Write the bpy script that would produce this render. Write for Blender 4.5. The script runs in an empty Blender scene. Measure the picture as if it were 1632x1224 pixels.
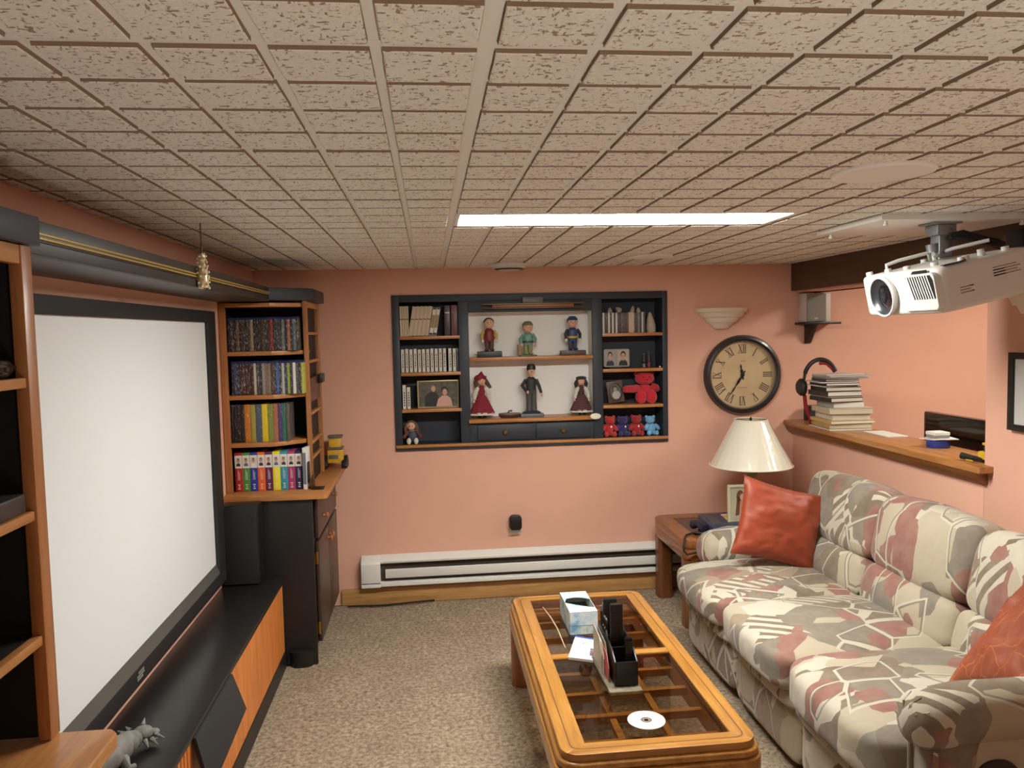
import bpy, bmesh, math, random
from math import sin, cos, pi, radians
from mathutils import Vector, Matrix, noise as mnoise
random.seed(7)
SC = bpy.context.scene
COL = SC.collection
H = 2.04            # ceiling height
YB = 3.66           # back wall
XL = -1.11          # left wall
XR = 2.21           # right wall (half wall, beam and near pier)

# ---------------------------------------------------------------- camera
cam = bpy.data.cameras.new('camera')
cam.sensor_width = 36.0
cam.lens = 1247.8 / 1632 * 36.0
cam.clip_start = 0.02
camo = bpy.data.objects.new('camera', cam)
COL.objects.link(camo)
def _cam():
    p, y, r = -0.0670173, 0.104956, -0.0217417
    fw = Vector((sin(y)*cos(p), cos(y)*cos(p), sin(p)))
    ri = Vector((cos(y), -sin(y), 0)); up = ri.cross(fw)
    r2 = ri*cos(r) + up*sin(r); u2 = -ri*sin(r) + up*cos(r)
    m = Matrix((r2, u2, -fw)).transposed().to_4x4()
    m.translation = (-0.0915, -1.1048, H - 0.395)
    camo.matrix_world = m
_cam()
SC.camera = camo
# ---------------------------------------------------------------- world, light, exposure
SC.view_settings.view_transform = 'Standard'
SC.view_settings.look = 'None'
SC.view_settings.gamma = 1.0
SC.view_settings.use_curve_mapping = False
SC.view_settings.exposure = 0.0
TROFFER = 66.0
CEILING_FILL = 60.0         # watts of an unseen spot added behind the camera to brighten the ceiling       # radiance of the fluorescent lens
ROOM2 = 50.0         # watts of the ceiling lamp of the room beyond the half wall
REAR_FILL = 7.0          # radiance of an unseen troffer added behind the camera as fill light
w = bpy.data.worlds.new('world'); SC.world = w; w.use_nodes = True
w.node_tree.nodes['Background'].inputs[0].default_value = (1.0, 0.86, 0.72, 1)
w.node_tree.nodes['Background'].inputs[1].default_value = 0.05
def area(name, loc, sx, sy, power, col):
    l = bpy.data.lights.new(name, 'AREA'); l.shape = 'RECTANGLE'; l.size = sx; l.size_y = sy
    l.energy = power; l.color = col
    o = bpy.data.objects.new(name, l); o.location = loc; COL.objects.link(o)
area('ceiling_lamp_next_room', (3.5, 2.0, 2.30), 0.5, 1.0, ROOM2, (1.0, 0.98, 0.88))

sl_ = bpy.data.lights.new('ceiling_fill_spot', 'SPOT'); sl_.energy = CEILING_FILL; sl_.color = (1.0, 0.95, 0.84); sl_.spot_size = radians(135); sl_.spot_blend = 0.6; sl_.shadow_soft_size = 0.12  # added fill light without a fixture, aimed up at the ceiling
slo = bpy.data.objects.new('ceiling_fill_spot', sl_); slo.location = (0.55, -1.45, 0.40); slo.rotation_euler = (radians(166), 0, 0); COL.objects.link(slo)
# ---------------------------------------------------------------- materials
def lin(c):
    out = []
    for v in c[:3]:
        v = v/255.0
        out.append(v/12.92 if v <= 0.04045 else ((v+0.055)/1.055)**2.4)
    return (out[0], out[1], out[2], 1.0)
MATS = {}
def _new(name):
    m = bpy.data.materials.new(name); m.use_nodes = True
    nt = m.node_tree; b = nt.nodes['Principled BSDF']
    return m, nt, b
def _n(nt, typ, **k):
    n = nt.nodes.new(typ)
    for a, v in k.items(): setattr(n, a, v)
    return n
def _coord(nt, scale=(1,1,1), rot=(0,0,0), space='Object'):
    tc = _n(nt, 'ShaderNodeTexCoord'); mp = _n(nt, 'ShaderNodeMapping')
    if space == 'World':
        g = _n(nt, 'ShaderNodeNewGeometry'); nt.links.new(g.outputs['Position'], mp.inputs[0])
    else:
        nt.links.new(tc.outputs[space], mp.inputs[0])
    mp.inputs['Scale'].default_value = scale; mp.inputs['Rotation'].default_value = rot
    return mp.outputs[0]
def _noise(nt, vec, scale, detail=3, rough=0.5):
    n = _n(nt, 'ShaderNodeTexNoise'); nt.links.new(vec, n.inputs['Vector'])
    n.inputs['Scale'].default_value = scale; n.inputs['Detail'].default_value = detail; n.inputs['Roughness'].default_value = rough
    return n
def _ramp(nt, fac, stops, interp='LINEAR'):
    r = _n(nt, 'ShaderNodeValToRGB'); nt.links.new(fac, r.inputs[0]); r.color_ramp.interpolation = interp
    e = r.color_ramp.elements
    while len(e) < len(stops): e.new(0.5)
    for i, (p, c) in enumerate(stops): e[i].position = p; e[i].color = c
    return r.outputs[0]
def _mix(nt, fac, a, b):
    m = _n(nt, 'ShaderNodeMix', data_type='RGBA')
    for sock, v in ((m.inputs[0], fac), (m.inputs[6], a), (m.inputs[7], b)):
        if hasattr(v, 'is_output'): nt.links.new(v, sock)
        else: sock.default_value = v
    return m.outputs[2]
def _bump(nt, b, h, strength, dist=0.002):
    bp = _n(nt, 'ShaderNodeBump'); bp.inputs['Strength'].default_value = strength; bp.inputs['Distance'].default_value = dist
    nt.links.new(h, bp.inputs['Height']); nt.links.new(bp.outputs[0], b.inputs['Normal'])
def M(name, rgb, rough=0.5, metal=0.0, spec=0.5, var=0.0, vscale=12, bump=0.0, bscale=60, coat=0.0, sheen=0.0):
    if name in MATS: return MATS[name]
    m, nt, b = _new(name); c = lin(rgb)
    b.inputs['Roughness'].default_value = rough; b.inputs['Metallic'].default_value = metal
    b.inputs['Specular IOR Level'].default_value = spec; b.inputs['Coat Weight'].default_value = coat
    b.inputs['Sheen Weight'].default_value = sheen
    v = _coord(nt)
    n = _noise(nt, v, vscale)
    lo = tuple(x*(1-var) for x in c[:3])+(1,); hi = tuple(min(1, x*(1+var)) for x in c[:3])+(1,)
    nt.links.new(_ramp(nt, n.outputs['Fac'], [(0.3, lo), (0.7, hi)]), b.inputs['Base Color'])
    if bump: _bump(nt, b, _noise(nt, v, bscale, 4).outputs['Fac'], bump)
    MATS[name] = m; return m
def WOOD(name, c1, c2, grain='x', rough=0.35, scale=1.0, coat=0.15):
    if name in MATS: return MATS[name]
    m, nt, b = _new(name)
    s = {'x': (1.2, 14, 14), 'y': (14, 1.2, 14), 'z': (14, 14, 1.2)}[grain]
    v = _coord(nt, tuple(q*scale for q in s))
    n1 = _noise(nt, v, 3.0, 5, 0.6); n2 = _noise(nt, v, 14.0, 3, 0.6)
    a = _ramp(nt, n1.outputs['Fac'], [(0.32, lin(c1)), (0.68, lin(c2))])
    d = tuple(x*0.62 for x in lin(c1)[:3])+(1,)
    k = _ramp(nt, n2.outputs['Fac'], [(0.56, (0,0,0,1)), (0.75, (0.55,0.55,0.55,1))])
    nt.links.new(_mix(nt, k, a, d), b.inputs['Base Color'])
    b.inputs['Roughness'].default_value = rough; b.inputs['Coat Weight'].default_value = coat; b.inputs['Coat Roughness'].default_value = 0.2
    _bump(nt, b, n2.outputs['Fac'], 0.08)
    MATS[name] = m; return m
def SPINE(name, lo, hi, rough=0.35, sc=(60, 60, 55)):
    """printed spines: the object's own colour with vertical rows of fine lettering"""
    if name in MATS: return MATS[name]
    m, nt, b = _new(name)
    oi = _n(nt, 'ShaderNodeObjectInfo')
    v = _coord(nt, sc)
    mr = _n(nt, 'ShaderNodeVectorMath', operation='SCALE'); mr.inputs[0].default_value = (37, 53, 71); nt.links.new(oi.outputs['Random'], mr.inputs['Scale'])
    av = _n(nt, 'ShaderNodeVectorMath', operation='ADD'); nt.links.new(v, av.inputs[0]); nt.links.new(mr.outputs[0], av.inputs[1])
    n = _noise(nt, av.outputs[0], 2.4, 3, 0.6)
    k = _ramp(nt, n.outputs['Fac'], [(lo, (0,0,0,1)), (hi, (0.7,0.7,0.7,1))])
    wht = lin((225,216,200))
    nt.links.new(_mix(nt, k, oi.outputs['Color'], wht), b.inputs['Base Color'])
    b.inputs['Roughness'].default_value = rough
    MATS[name] = m; return m
def OBJCOL(name, rough=0.4):
    if name in MATS: return MATS[name]
    m, nt, b = _new(name); oi = _n(nt, 'ShaderNodeObjectInfo')
    nt.links.new(oi.outputs['Color'], b.inputs['Base Color']); b.inputs['Roughness'].default_value = rough
    MATS[name] = m; return m
def GLASS(name, tint, gloss=0.04, rough=0.02):
    m, nt, b = _new(name); nt.nodes.remove(b)
    t = _n(nt, 'ShaderNodeBsdfTransparent'); t.inputs[0].default_value = tint
    g = _n(nt, 'ShaderNodeBsdfGlossy'); g.inputs['Roughness'].default_value = rough
    fr = _n(nt, 'ShaderNodeFresnel'); fr.inputs[0].default_value = 1.45
    mx = _n(nt, 'ShaderNodeMixShader')
    ge = _n(nt, 'ShaderNodeNewGeometry'); iv = _n(nt, 'ShaderNodeMath', operation='SUBTRACT'); iv.inputs[0].default_value = 1.0; nt.links.new(ge.outputs['Backfacing'], iv.inputs[1])
    ml = _n(nt, 'ShaderNodeMath', operation='MULTIPLY'); nt.links.new(fr.outputs[0], ml.inputs[0]); nt.links.new(iv.outputs[0], ml.inputs[1])
    nt.links.new(ml.outputs[0], mx.inputs[0]); nt.links.new(t.outputs[0], mx.inputs[1]); nt.links.new(g.outputs[0], mx.inputs[2])
    nt.links.new(mx.outputs[0], nt.nodes['Material Output'].inputs[0]); MATS[name] = m; return m
def EMIT(name, col, strength):
    m, nt, b = _new(name)
    b.inputs['Base Color'].default_value = (0.8, 0.8, 0.8, 1)
    b.inputs['Emission Color'].default_value = col; b.inputs['Emission Strength'].default_value = strength
    MATS[name] = m; return m

# ---------------------------------------------------------------- mesh builder
class MB:
    def __init__(s, mat=None): s.v = []; s.f = []; s.fm = []; s.m = mat; s.T = None
    def add(s, vs, fs):
        k = len(s.v)
        if s.T is not None: vs = [s.T @ Vector(p) for p in vs]
        s.v += [tuple(p) for p in vs]
        s.f += [tuple(i+k for i in f) for f in fs]; s.fm += [s.m]*len(fs)
        return s
    def box(s, x0, x1, y0, y1, z0, z1):
        return s.add([(x0,y0,z0),(x1,y0,z0),(x1,y1,z0),(x0,y1,z0),(x0,y0,z1),(x1,y0,z1),(x1,y1,z1),(x0,y1,z1)],
              [(0,3,2,1),(4,5,6,7),(0,1,5,4),(1,2,6,5),(2,3,7,6),(3,0,4,7)])
    def cbox(s, c, d): return s.box(c[0]-d[0]/2, c[0]+d[0]/2, c[1]-d[1]/2, c[1]+d[1]/2, c[2]-d[2]/2, c[2]+d[2]/2)
    def prism(s, poly, ax, lo, hi):
        n = len(poly)
        def P(a, b, h): return {'x': (h,a,b), 'y': (a,h,b), 'z': (a,b,h)}[ax]
        vs = [P(a,b,lo) for a,b in poly]+[P(a,b,hi) for a,b in poly]
        fs = [tuple(range(n)), tuple(range(2*n-1, n-1, -1))]+[(i, i+n, (i+1) % n+n, (i+1) % n) for i in range(n)]
        return s.add(vs, fs)
    def lathe(s, prof, c=(0,0,0), n=24, ax='z', sx=1, sy=1, cap=True):
        vs = []; fs = []
        for r, h in prof:
            for i in range(n):
                a = 2*pi*i/n; p = (r*cos(a)*sx, r*sin(a)*sy, h)
                if ax == 'x': p = (p[2], p[0], p[1])
                elif ax == 'y': p = (p[0], p[2], p[1])
                vs.append((c[0]+p[0], c[1]+p[1], c[2]+p[2]))
        for j in range(len(prof)-1):
            for i in range(n):
                fs.append((j*n+i, j*n+(i+1) % n, (j+1)*n+(i+1) % n, (j+1)*n+i))
        if cap:
            if prof[0][0] > 1e-6: fs.append(tuple(range(n-1, -1, -1)))
            if prof[-1][0] > 1e-6: fs.append(tuple((len(prof)-1)*n+i for i in range(n)))
        return s.add(vs, fs)
    def cyl(s, p0, p1, r0, r1=None, n=16): return s.tube([p0, p1], [r0, r0 if r1 is None else r1], n)
    def tube(s, pts, r, n=8, closed=False):
        pts = [Vector(p) for p in pts]; m = len(pts)
        if not isinstance(r, (list, tuple)): r = [r]*m
        vs = []; fs = []; up = None
        for i, p in enumerate(pts):
            if closed: t = pts[(i+1) % m]-pts[i-1]
            else: t = pts[min(i+1, m-1)]-pts[max(i-1, 0)]
            t.normalize()
            if up is None: up = Vector((0,0,1)) if abs(t.z) < 0.9 else Vector((1,0,0))
            a = up-t*up.dot(t)
            if a.length < 1e-5: a = Vector((1,0,0)).cross(t)
            a.normalize(); b = t.cross(a); up = a
            for k in range(n):
                q = 2*pi*k/n; vs.append(p+a*(r[i]*cos(q))+b*(r[i]*sin(q)))
        for i in range(m if closed else m-1):
            for k in range(n):
                j = (i+1) % m
                fs.append((i*n+k, i*n+(k+1) % n, j*n+(k+1) % n, j*n+k))
        if not closed: fs += [tuple(range(n-1, -1, -1)), tuple((m-1)*n+k for k in range(n))]
        return s.add(vs, fs)
    def ell(s, c, r, nu=16, nv=10, R=None):
        vs = []; fs = []
        for j in range(nv+1):
            b = -pi/2+pi*j/nv
            for i in range(nu):
                a = 2*pi*i/nu; p = Vector((r[0]*cos(b)*cos(a), r[1]*cos(b)*sin(a), r[2]*sin(b)))
                if R is not None: p = R @ p
                vs.append((c[0]+p.x, c[1]+p.y, c[2]+p.z))
        for j in range(nv):
            for i in range(nu): fs.append((j*nu+i, j*nu+(i+1) % nu, (j+1)*nu+(i+1) % nu, (j+1)*nu+i))
        return s.add(vs, fs)
    def grid(s, fn, nu, nv, cu=False):
        vs = [fn(i/(nu if cu else nu-1), j/(nv-1)) for j in range(nv) for i in range(nu)]
        fs = []
        for j in range(nv-1):
            for i in range(nu if cu else nu-1):
                fs.append((j*nu+i, j*nu+(i+1) % nu, (j+1)*nu+(i+1) % nu, (j+1)*nu+i))
        return s.add(vs, fs)
    def cushion(s, c, h, k=5.0, puff=(0,0,0), n=12, R=None, dent=None):
        """upholstered block: half sizes h, corner roundness k, extra crown puff per axis"""
        c = Vector(c)
        for ax in range(3):
            for sg in (-1, 1):
                vs = []
                for j in range(n+1):
                    for i in range(n+1):
                        a = -1+2*i/n; b = -1+2*j/n
                        a = math.copysign(abs(a)**0.8, a); b = math.copysign(abs(b)**0.8, b)
                        p = [0,0,0]; p[ax] = sg; p[(ax+1) % 3] = a; p[(ax+2) % 3] = b
                        d = sum(abs(q)**k for q in p)**(1/k); p = [q/d for q in p]
                        w = [(1-p[(q+1) % 3]**2)*(1-p[(q+2) % 3]**2) for q in range(3)]
                        q = Vector([p[t]*(h[t]+puff[t]*w[t]) for t in range(3)])
                        if dent: q = dent(q, p)
                        if R is not None: q = R @ q
                        vs.append(c+q)
                fs = []
                for j in range(n):
                    for i in range(n):
                        f = (j*(n+1)+i, j*(n+1)+i+1, (j+1)*(n+1)+i+1, (j+1)*(n+1)+i)
                        fs.append(f if sg > 0 else f[::-1])
                s.add(vs, fs)
        return s
    def mesh(s, name, bev=0.0, seg=2, smooth=35):
        me = bpy.data.meshes.new(name)
        bm = bmesh.new()
        bv = [bm.verts.new(p) for p in s.v]
        slots = []
        for f, m in zip(s.f, s.fm):
            try: bf = bm.faces.new([bv[i] for i in f])
            except ValueError: continue
            if m not in slots: slots.append(m)
            bf.material_index = slots.index(m)
        bmesh.ops.remove_doubles(bm, verts=bm.verts, dist=1e-6)
        bmesh.ops.dissolve_degenerate(bm, edges=bm.edges, dist=1e-7)
        bmesh.ops.recalc_face_normals(bm, faces=bm.faces)
        if bev > 0:
            es = [e for e in bm.edges if len(e.link_faces) == 2 and e.calc_face_angle(0) > radians(30)]
            bmesh.ops.bevel(bm, geom=es, offset=bev, segments=seg, profile=0.5, affect='EDGES', clamp_overlap=True)
        bm.to_mesh(me); bm.free()
        for m in slots: me.materials.append(m)
        if smooth:
            me.polygons.foreach_set('use_smooth', [True]*len(me.polygons))
            me.set_sharp_from_angle(angle=radians(smooth))
        return me
    def build(s, name, parent=None, bev=0.0, seg=2, smooth=35, label=None):
        off = Vector((0,0,0)); q = parent
        while q is not None: off += q.location; q = q.parent
        if parent is None and s.v:
            xs = [p[0] for p in s.v]; ys = [p[1] for p in s.v]; zs = [p[2] for p in s.v]
            off = Vector(((min(xs)+max(xs))/2, (min(ys)+max(ys))/2, min(zs)))
        s.v = [(p[0]-off.x, p[1]-off.y, p[2]-off.z) for p in s.v]
        me = s.mesh(name, bev, seg, smooth)
        o = bpy.data.objects.new(name, me); COL.objects.link(o)
        if parent is None: o.location = off
        else: o.parent = parent
        if label: o['label'] = label
        return o
def tag(o, label, cat, group=None):
    o['label'] = label; o['category'] = cat
    if group: o['group'] = group
    return o
def thing(name, label, cat, loc, group=None):
    o = bpy.data.objects.new(name, None); o.location = loc; o.empty_display_size = 0.05; COL.objects.link(o)
    return tag(o, label, cat, group)
def struct(o): o['kind'] = 'structure'; return o
def root_struct(name, loc=(0,0,0)):
    o = bpy.data.objects.new(name, None); o.location = loc; COL.objects.link(o); o['kind'] = 'structure'; return o
def dup(root, loc, label=None, rz=None, group=None):
    def rec(o, par):
        c = o.copy(); COL.objects.link(c); c.parent = par
        for ch in o.children: rec(ch, c)
        return c
    r = rec(root, None); r.location = loc
    if rz is not None: r.rotation_euler = (0, 0, rz)
    if label: r['label'] = label
    if group: r['group'] = group
    return r
def recolor(o, c):
    o.color = lin(c)
    for ch in o.children: recolor(ch, c)
ORD = ['first','second','third','fourth','fifth','sixth','seventh','eighth','ninth','tenth','eleventh','twelfth','thirteenth','fourteenth','fifteenth','sixteenth','seventeenth','eighteenth','nineteenth','twentieth','twenty-first','twenty-second','twenty-third','twenty-fourth','twenty-fifth','twenty-sixth','twenty-seventh','twenty-eighth']
def rbox_poly(x0, x1, y0, y1, r, n=5):
    out = []
    for cx, cy, a0 in ((x1-r, y1-r, 0), (x0+r, y1-r, 90), (x0+r, y0+r, 180), (x1-r, y0+r, 270)):
        for i in range(n+1):
            a = radians(a0+90*i/n); out.append((cx+r*cos(a), cy+r*sin(a)))
    return out
def ring_prism(mb, outer, inner, ax, lo, hi):
    """frame: same vertex count outer and inner loops"""
    n = len(outer)
    def P(a, b, h): return {'x': (h,a,b), 'y': (a,h,b), 'z': (a,b,h)}[ax]
    vs = [P(a,b,lo) for a,b in outer]+[P(a,b,lo) for a,b in inner]+[P(a,b,hi) for a,b in outer]+[P(a,b,hi) for a,b in inner]
    fs = []
    for i in range(n):
        j = (i+1) % n
        fs += [(i,j,n+j,n+i), (2*n+i,3*n+i,3*n+j,2*n+j), (i,2*n+i,2*n+j,j), (n+i,n+j,3*n+j,3*n+i)]
    return mb.add(vs, fs)

WALL = M('wall_salmon_paint', (222,172,148), 0.75, var=0.03, vscale=3, bump=0.05, bscale=120, spec=0.25)
WALL_UP = WALL
OAK = WOOD('golden_oak', (156,104,44), (192,138,66), 'y', 0.3, 1.0, 0.4)
OAKX = WOOD('golden_oak_cross', (156,104,44), (192,138,66), 'x', 0.3, 1.0, 0.4)
OAKZ = WOOD('golden_oak_upright', (120,70,28), (160,98,40), 'z', 0.35, 1.0, 0.3)
CHERRY = WOOD('stained_trim', (164,106,54), (192,132,74), 'x', 0.4)
CHERRYY = WOOD('stained_trim_depth', (170,112,58), (200,140,80), 'y', 0.4)
CHERRYZ = WOOD('stained_trim_upright', (154,98,54), (180,120,72), 'z', 0.4)
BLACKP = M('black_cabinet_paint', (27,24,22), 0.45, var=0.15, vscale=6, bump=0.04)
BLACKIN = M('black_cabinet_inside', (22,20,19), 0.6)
SLATE = M('slate_blue_black_paint', (44,50,58), 0.5, var=0.08, vscale=6)
SLATEIN = M('slate_recess_paint', (40,46,56), 0.6, var=0.05)
WHITE = M('white_enamel', (226,224,216), 0.4)
IVORY = M('ivory_plastic', (225,215,190), 0.4)
BLK = M('black_plastic', (24,23,22), 0.4)
BLKG = M('black_gloss', (10,10,10), 0.12)
PAPER = M('white_paper', (228,224,214), 0.7, var=0.03)
BRASS = M('brass', (176,140,72), 0.3, 1.0)
STEEL = M('grey_steel', (150,152,154), 0.4, 0.6)
SKIN = M('doll_skin', (222,172,140), 0.5)
# ================================================================ room shell
XO = 4.6     # far wall of the next room
YN = -2.6    # wall behind the camera
# floor: carpet pile as real relief where the photograph shows it
def carpet():
    m, nt, b = _new('beige_carpet')
    v = _coord(nt, space='World')
    n1 = _noise(nt, v, 55, 4, 0.7); n2 = _noise(nt, v, 5, 3, 0.6)
    a = _ramp(nt, n1.outputs['Fac'], [(0.30, lin((104,88,70))), (0.5, lin((158,140,118))), (0.72, lin((198,182,158)))])
    d = _mix(nt, _ramp(nt, n2.outputs['Fac'], [(0.35, (0,0,0,1)), (0.7, (0.35,0.35,0.35,1))]), a, lin((122,106,88)))
    nt.links.new(d, b.inputs['Base Color']); b.inputs['Roughness'].default_value = 0.95; b.inputs['Specular IOR Level'].default_value = 0.1
    n3 = _noise(nt, v, 160, 3, 0.7); _bump(nt, b, n3.outputs['Fac'], 0.8, 0.004)
    MATS['carpet'] = m; return m
CARP = carpet()
fl = MB(CARP)
x0, x1, y0, y1 = XL, XR+0.02, 0.6, YB
nx, ny = 250, 230
def fz(u, v):
    x = x0+(x1-x0)*u; y = y0+(y1-y0)*v
    return (x, y, 0.004*mnoise.noise((x*38, y*38, 0))+0.003*mnoise.noise((x*95, y*95, 3))+0.002*mnoise.noise((x*6, y*6, 9))-0.002)
fl.grid(fz, nx, ny)
fl.box(XL-0.1, XO+0.1, YN-0.1, YB+0.3, -0.12, -0.012)
struct(fl.build('floor', smooth=60))
# walls
wl = MB(WALL); wl.box(XL-0.10, XL, YN, YB+0.1, 0, H+0.1); struct(wl.build('wall_left'))
# back wall has a real opening for the built-in display shelves and runs on into the next room
NX0, NX1, NZ0, NZ1 = -0.285, 1.368, 0.950, 1.855
wb = MB(WALL)
wb.box(XL-0.1, NX0, YB, YB+0.1, 0, 2.5); wb.box(NX1, XO+0.1, YB, YB+0.1, 0, 2.5)
wb.box(NX0, NX1, YB, YB+0.1, 0, NZ0); wb.box(NX0, NX1, YB, YB+0.1, NZ1, 2.5)
wb.box(NX0-0.05, NX1+0.05, YB+0.3, YB+0.34, 0, 2.5)
struct(wb.build('wall_back'))
# right wall: half wall under the sill, solid pier towards the camera
YJ = 1.92
wr = MB(WALL)
wr.box(XR, XR+0.14, YJ, YB, 0, 0.985)
wr.box(XR, XR+0.14, YN, YJ, 0, H+0.1)
struct(wr.build('wall_right', bev=0.004))
wn = MB(WALL); wn.box(XL-0.1, XO+0.1, YN-0.1, YN, 0, 2.5); struct(wn.build('wall_behind'))
wo = MB(WALL); wo.box(XO, XO+0.1, YN, YB, 0, 2.5); struct(wo.build('wall_next_room'))
# beam over the opening: dark stained board with a painted underside
bw = WOOD('dark_stained_beam', (58,36,24), (82,54,36), 'y', 0.55)
bm_ = MB(bw); bm_.box(XR-0.012, XR+0.02, YN, YB, 1.862, H+0.1)
struct(bm_.build('trim_1', bev=0.002))
bu = MB(WALL); bu.box(XR+0.021, XR+0.14, YJ, YB, 1.852, H+0.1); struct(bu.build('trim_2'))
be = MB(bw); be.box(XR+0.141, XR+0.16, YJ, YB, 1.846, H+0.1); struct(be.build('trim_3'))
c2 = MB(M('next_room_ceiling', (222,200,180), 0.9)); c2.box(XR+0.161, XO+0.1, YN, YB, 2.36, 2.42); struct(c2.build('ceiling_next_room'))
# wooden baseboard along the back wall
bb = MB(CHERRY if False else WOOD('pine_baseboard', (170,124,70), (200,154,96), 'x', 0.45))
bb.box(-0.66, XR, YB-0.018, YB, 0, 0.100); struct(bb.build('baseboard_back', bev=0.004))
bb = MB(MATS['pine_baseboard']); bb.box(XR-0.018, XR, 0.5, YB-0.02, 0, 0.09); struct(bb.build('baseboard_right', bev=0.003))

# ---------------------------------------------------------------- suspended ceiling
def tile_mat():
    m, nt, b = _new('fissured_ceiling_tile')
    v = _coord(nt, space='World')
    vs = _coord(nt, (75, 150, 80), (0,0,0.9), space='World'); v2 = _coord(nt, (150, 75, 80), (0,0,0.5), space='World')
    n1 = _noise(nt, vs, 1.0, 2, 0.5); n2 = _noise(nt, v2, 1.0, 2, 0.5); n3 = _noise(nt, v, 260, 2)
    f1 = _ramp(nt, n1.outputs['Fac'], [(0.33, (1,1,1,1)), (0.38, (0,0,0,1))])
    f2 = _ramp(nt, n2.outputs['Fac'], [(0.32, (1,1,1,1)), (0.37, (0,0,0,1))])
    mx = _n(nt, 'ShaderNodeMath', operation='MAXIMUM'); nt.links.new(f1, mx.inputs[0]); nt.links.new(f2, mx.inputs[1])
    base = _ramp(nt, n3.outputs['Fac'], [(0.3, lin((228,224,214))), (0.7, lin((242,239,230)))])
    nt.links.new(_mix(nt, mx.outputs[0], base, lin((166,144,124))), b.inputs['Base Color'])
    b.inputs['Roughness'].default_value = 0.95; b.inputs['Specular IOR Level'].default_value = 0.1
    inv = _n(nt, 'ShaderNodeMath', operation='SUBTRACT'); inv.inputs[0].default_value = 1.0; nt.links.new(mx.outputs[0], inv.inputs[1])
    _bump(nt, b, inv.outputs[0], 0.5, 0.003)
    return m
TILE = tile_mat(); MATS['tile'] = TILE
TILEG = M('tile_groove', (240,237,228), 0.95, spec=0.1)
TILEC = M('shaded_tile_edge', (150,128,108), 0.95, spec=0.1)  # pad sides coloured brown to stand in for the shade in the grooves
TEE = M('painted_ceiling_tee', (240,237,228), 0.5)
S = 0.1524
ceil = root_struct('ceiling', (0, 0, H))
def panel_mesh(c0, c1, r0, r1, xlo, xhi, key):
    """scored lay-in panel: recessed grooves between raised squares with ragged edges"""
    mb = MB(TILEG); mb.box(max(c0*S+0.004, xlo), min(c1*S-0.004, xhi), r0*S+0.003, r1*S-0.003, H+0.0005, H+0.012)
    mb.m = TILE; g = 0.0082; rnd = random.Random(key)
    for r in range(r0, r1):
        for c in range(c0, c1):
            a0 = max(c*S+(0.013 if c == c0 else g), xlo); a1 = min((c+1)*S-(0.013 if c == c1-1 else g), xhi)
            if a1-a0 < 0.01: continue
            b0 = r*S+(0.013 if r == r0 else g); b1 = (r+1)*S-(0.013 if r == r1-1 else g)
            ch = 0.0015; zt = H-0.0075; q = 6
            loop = []
            for i in range(q): loop.append((a0+(a1-a0)*i/q, b0))
            for i in range(3): loop.append((a1, b0+(b1-b0)*i/3))
            for i in range(q): loop.append((a1-(a1-a0)*i/q, b1))
            for i in range(3): loop.append((a0, b1-(b1-b0)*i/3))
            cx, cy = (a0+a1)/2, (b0+b1)/2
            jit = [rnd.uniform(0, 0.0022) for _ in loop]
            def inn(p, d):
                return (p[0]+math.copysign(min(d, abs(cx-p[0])), cx-p[0]) if abs(p[0]-a0) < 1e-9 or abs(p[0]-a1) < 1e-9 else p[0],
                        p[1]+math.copysign(d, cy-p[1]) if abs(p[1]-b0) < 1e-9 or abs(p[1]-b1) < 1e-9 else p[1])
            n = len(loop)
            vs = [(p[0], p[1], H+0.002) for p in loop]+[(*inn(p, j*0.6), zt+ch) for p, j in zip(loop, jit)]+[(*inn(p, ch+j), zt) for p, j in zip(loop, jit)]
            fs = []
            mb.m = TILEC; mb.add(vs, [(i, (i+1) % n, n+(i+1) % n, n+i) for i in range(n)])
            mb.m = TILE
            for i in range(n): fs.append((n+i, n+(i+1) % n, 2*n+(i+1) % n, 2*n+i))
            fs.append(tuple(2*n+i for i in range(n)))
            mb.add(vs, fs)
    mb.v = [(p[0], p[1]-r0*S, p[2]-H) for p in mb.v]
    return mb.mesh('ceiling_panel', smooth=0)
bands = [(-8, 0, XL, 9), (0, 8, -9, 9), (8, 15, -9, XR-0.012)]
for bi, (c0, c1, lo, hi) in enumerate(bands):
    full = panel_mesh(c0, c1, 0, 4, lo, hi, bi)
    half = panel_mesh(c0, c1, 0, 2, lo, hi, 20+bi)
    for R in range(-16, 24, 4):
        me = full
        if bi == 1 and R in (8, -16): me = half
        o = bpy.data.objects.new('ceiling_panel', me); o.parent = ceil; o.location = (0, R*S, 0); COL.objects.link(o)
for xt in (0.0, 8*S):
    t = MB(TEE); t.box(xt-0.012, xt+0.012, YN, YB, H-0.0005, H+0.0004); t.box(xt-0.001, xt+0.001, YN, YB, H+0.0004, H+0.03)
    t.build('main_tee', ceil)
ct = []
for bi, (xa, xb) in enumerate(((XL, -0.012), (0.012, 8*S-0.012), (8*S+0.012, XR-0.012))):
    for R in list(range(-16, 24, 4))+([10, -14] if bi == 1 else []):
        t = MB(TEE); t.box(xa, xb, R*S-0.012, R*S+0.012, H-0.0004, H+0.0003); t.build('cross_tee', ceil)
wa = MB(TEE)
wa.box(XL, XL+0.02, YN, YB, H-0.001, H+0.0002); wa.box(XL, XR, YB-0.02, YB, H-0.001, H+0.0002); wa.build('wall_angle', ceil)
pl = MB(M('plenum_dark', (90,80,70), 0.9)); pl.box(XL-0.1, XR+0.16, YN, YB+0.1, H+0.16, H+0.2); pl.build('plenum_deck', ceil)
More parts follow.
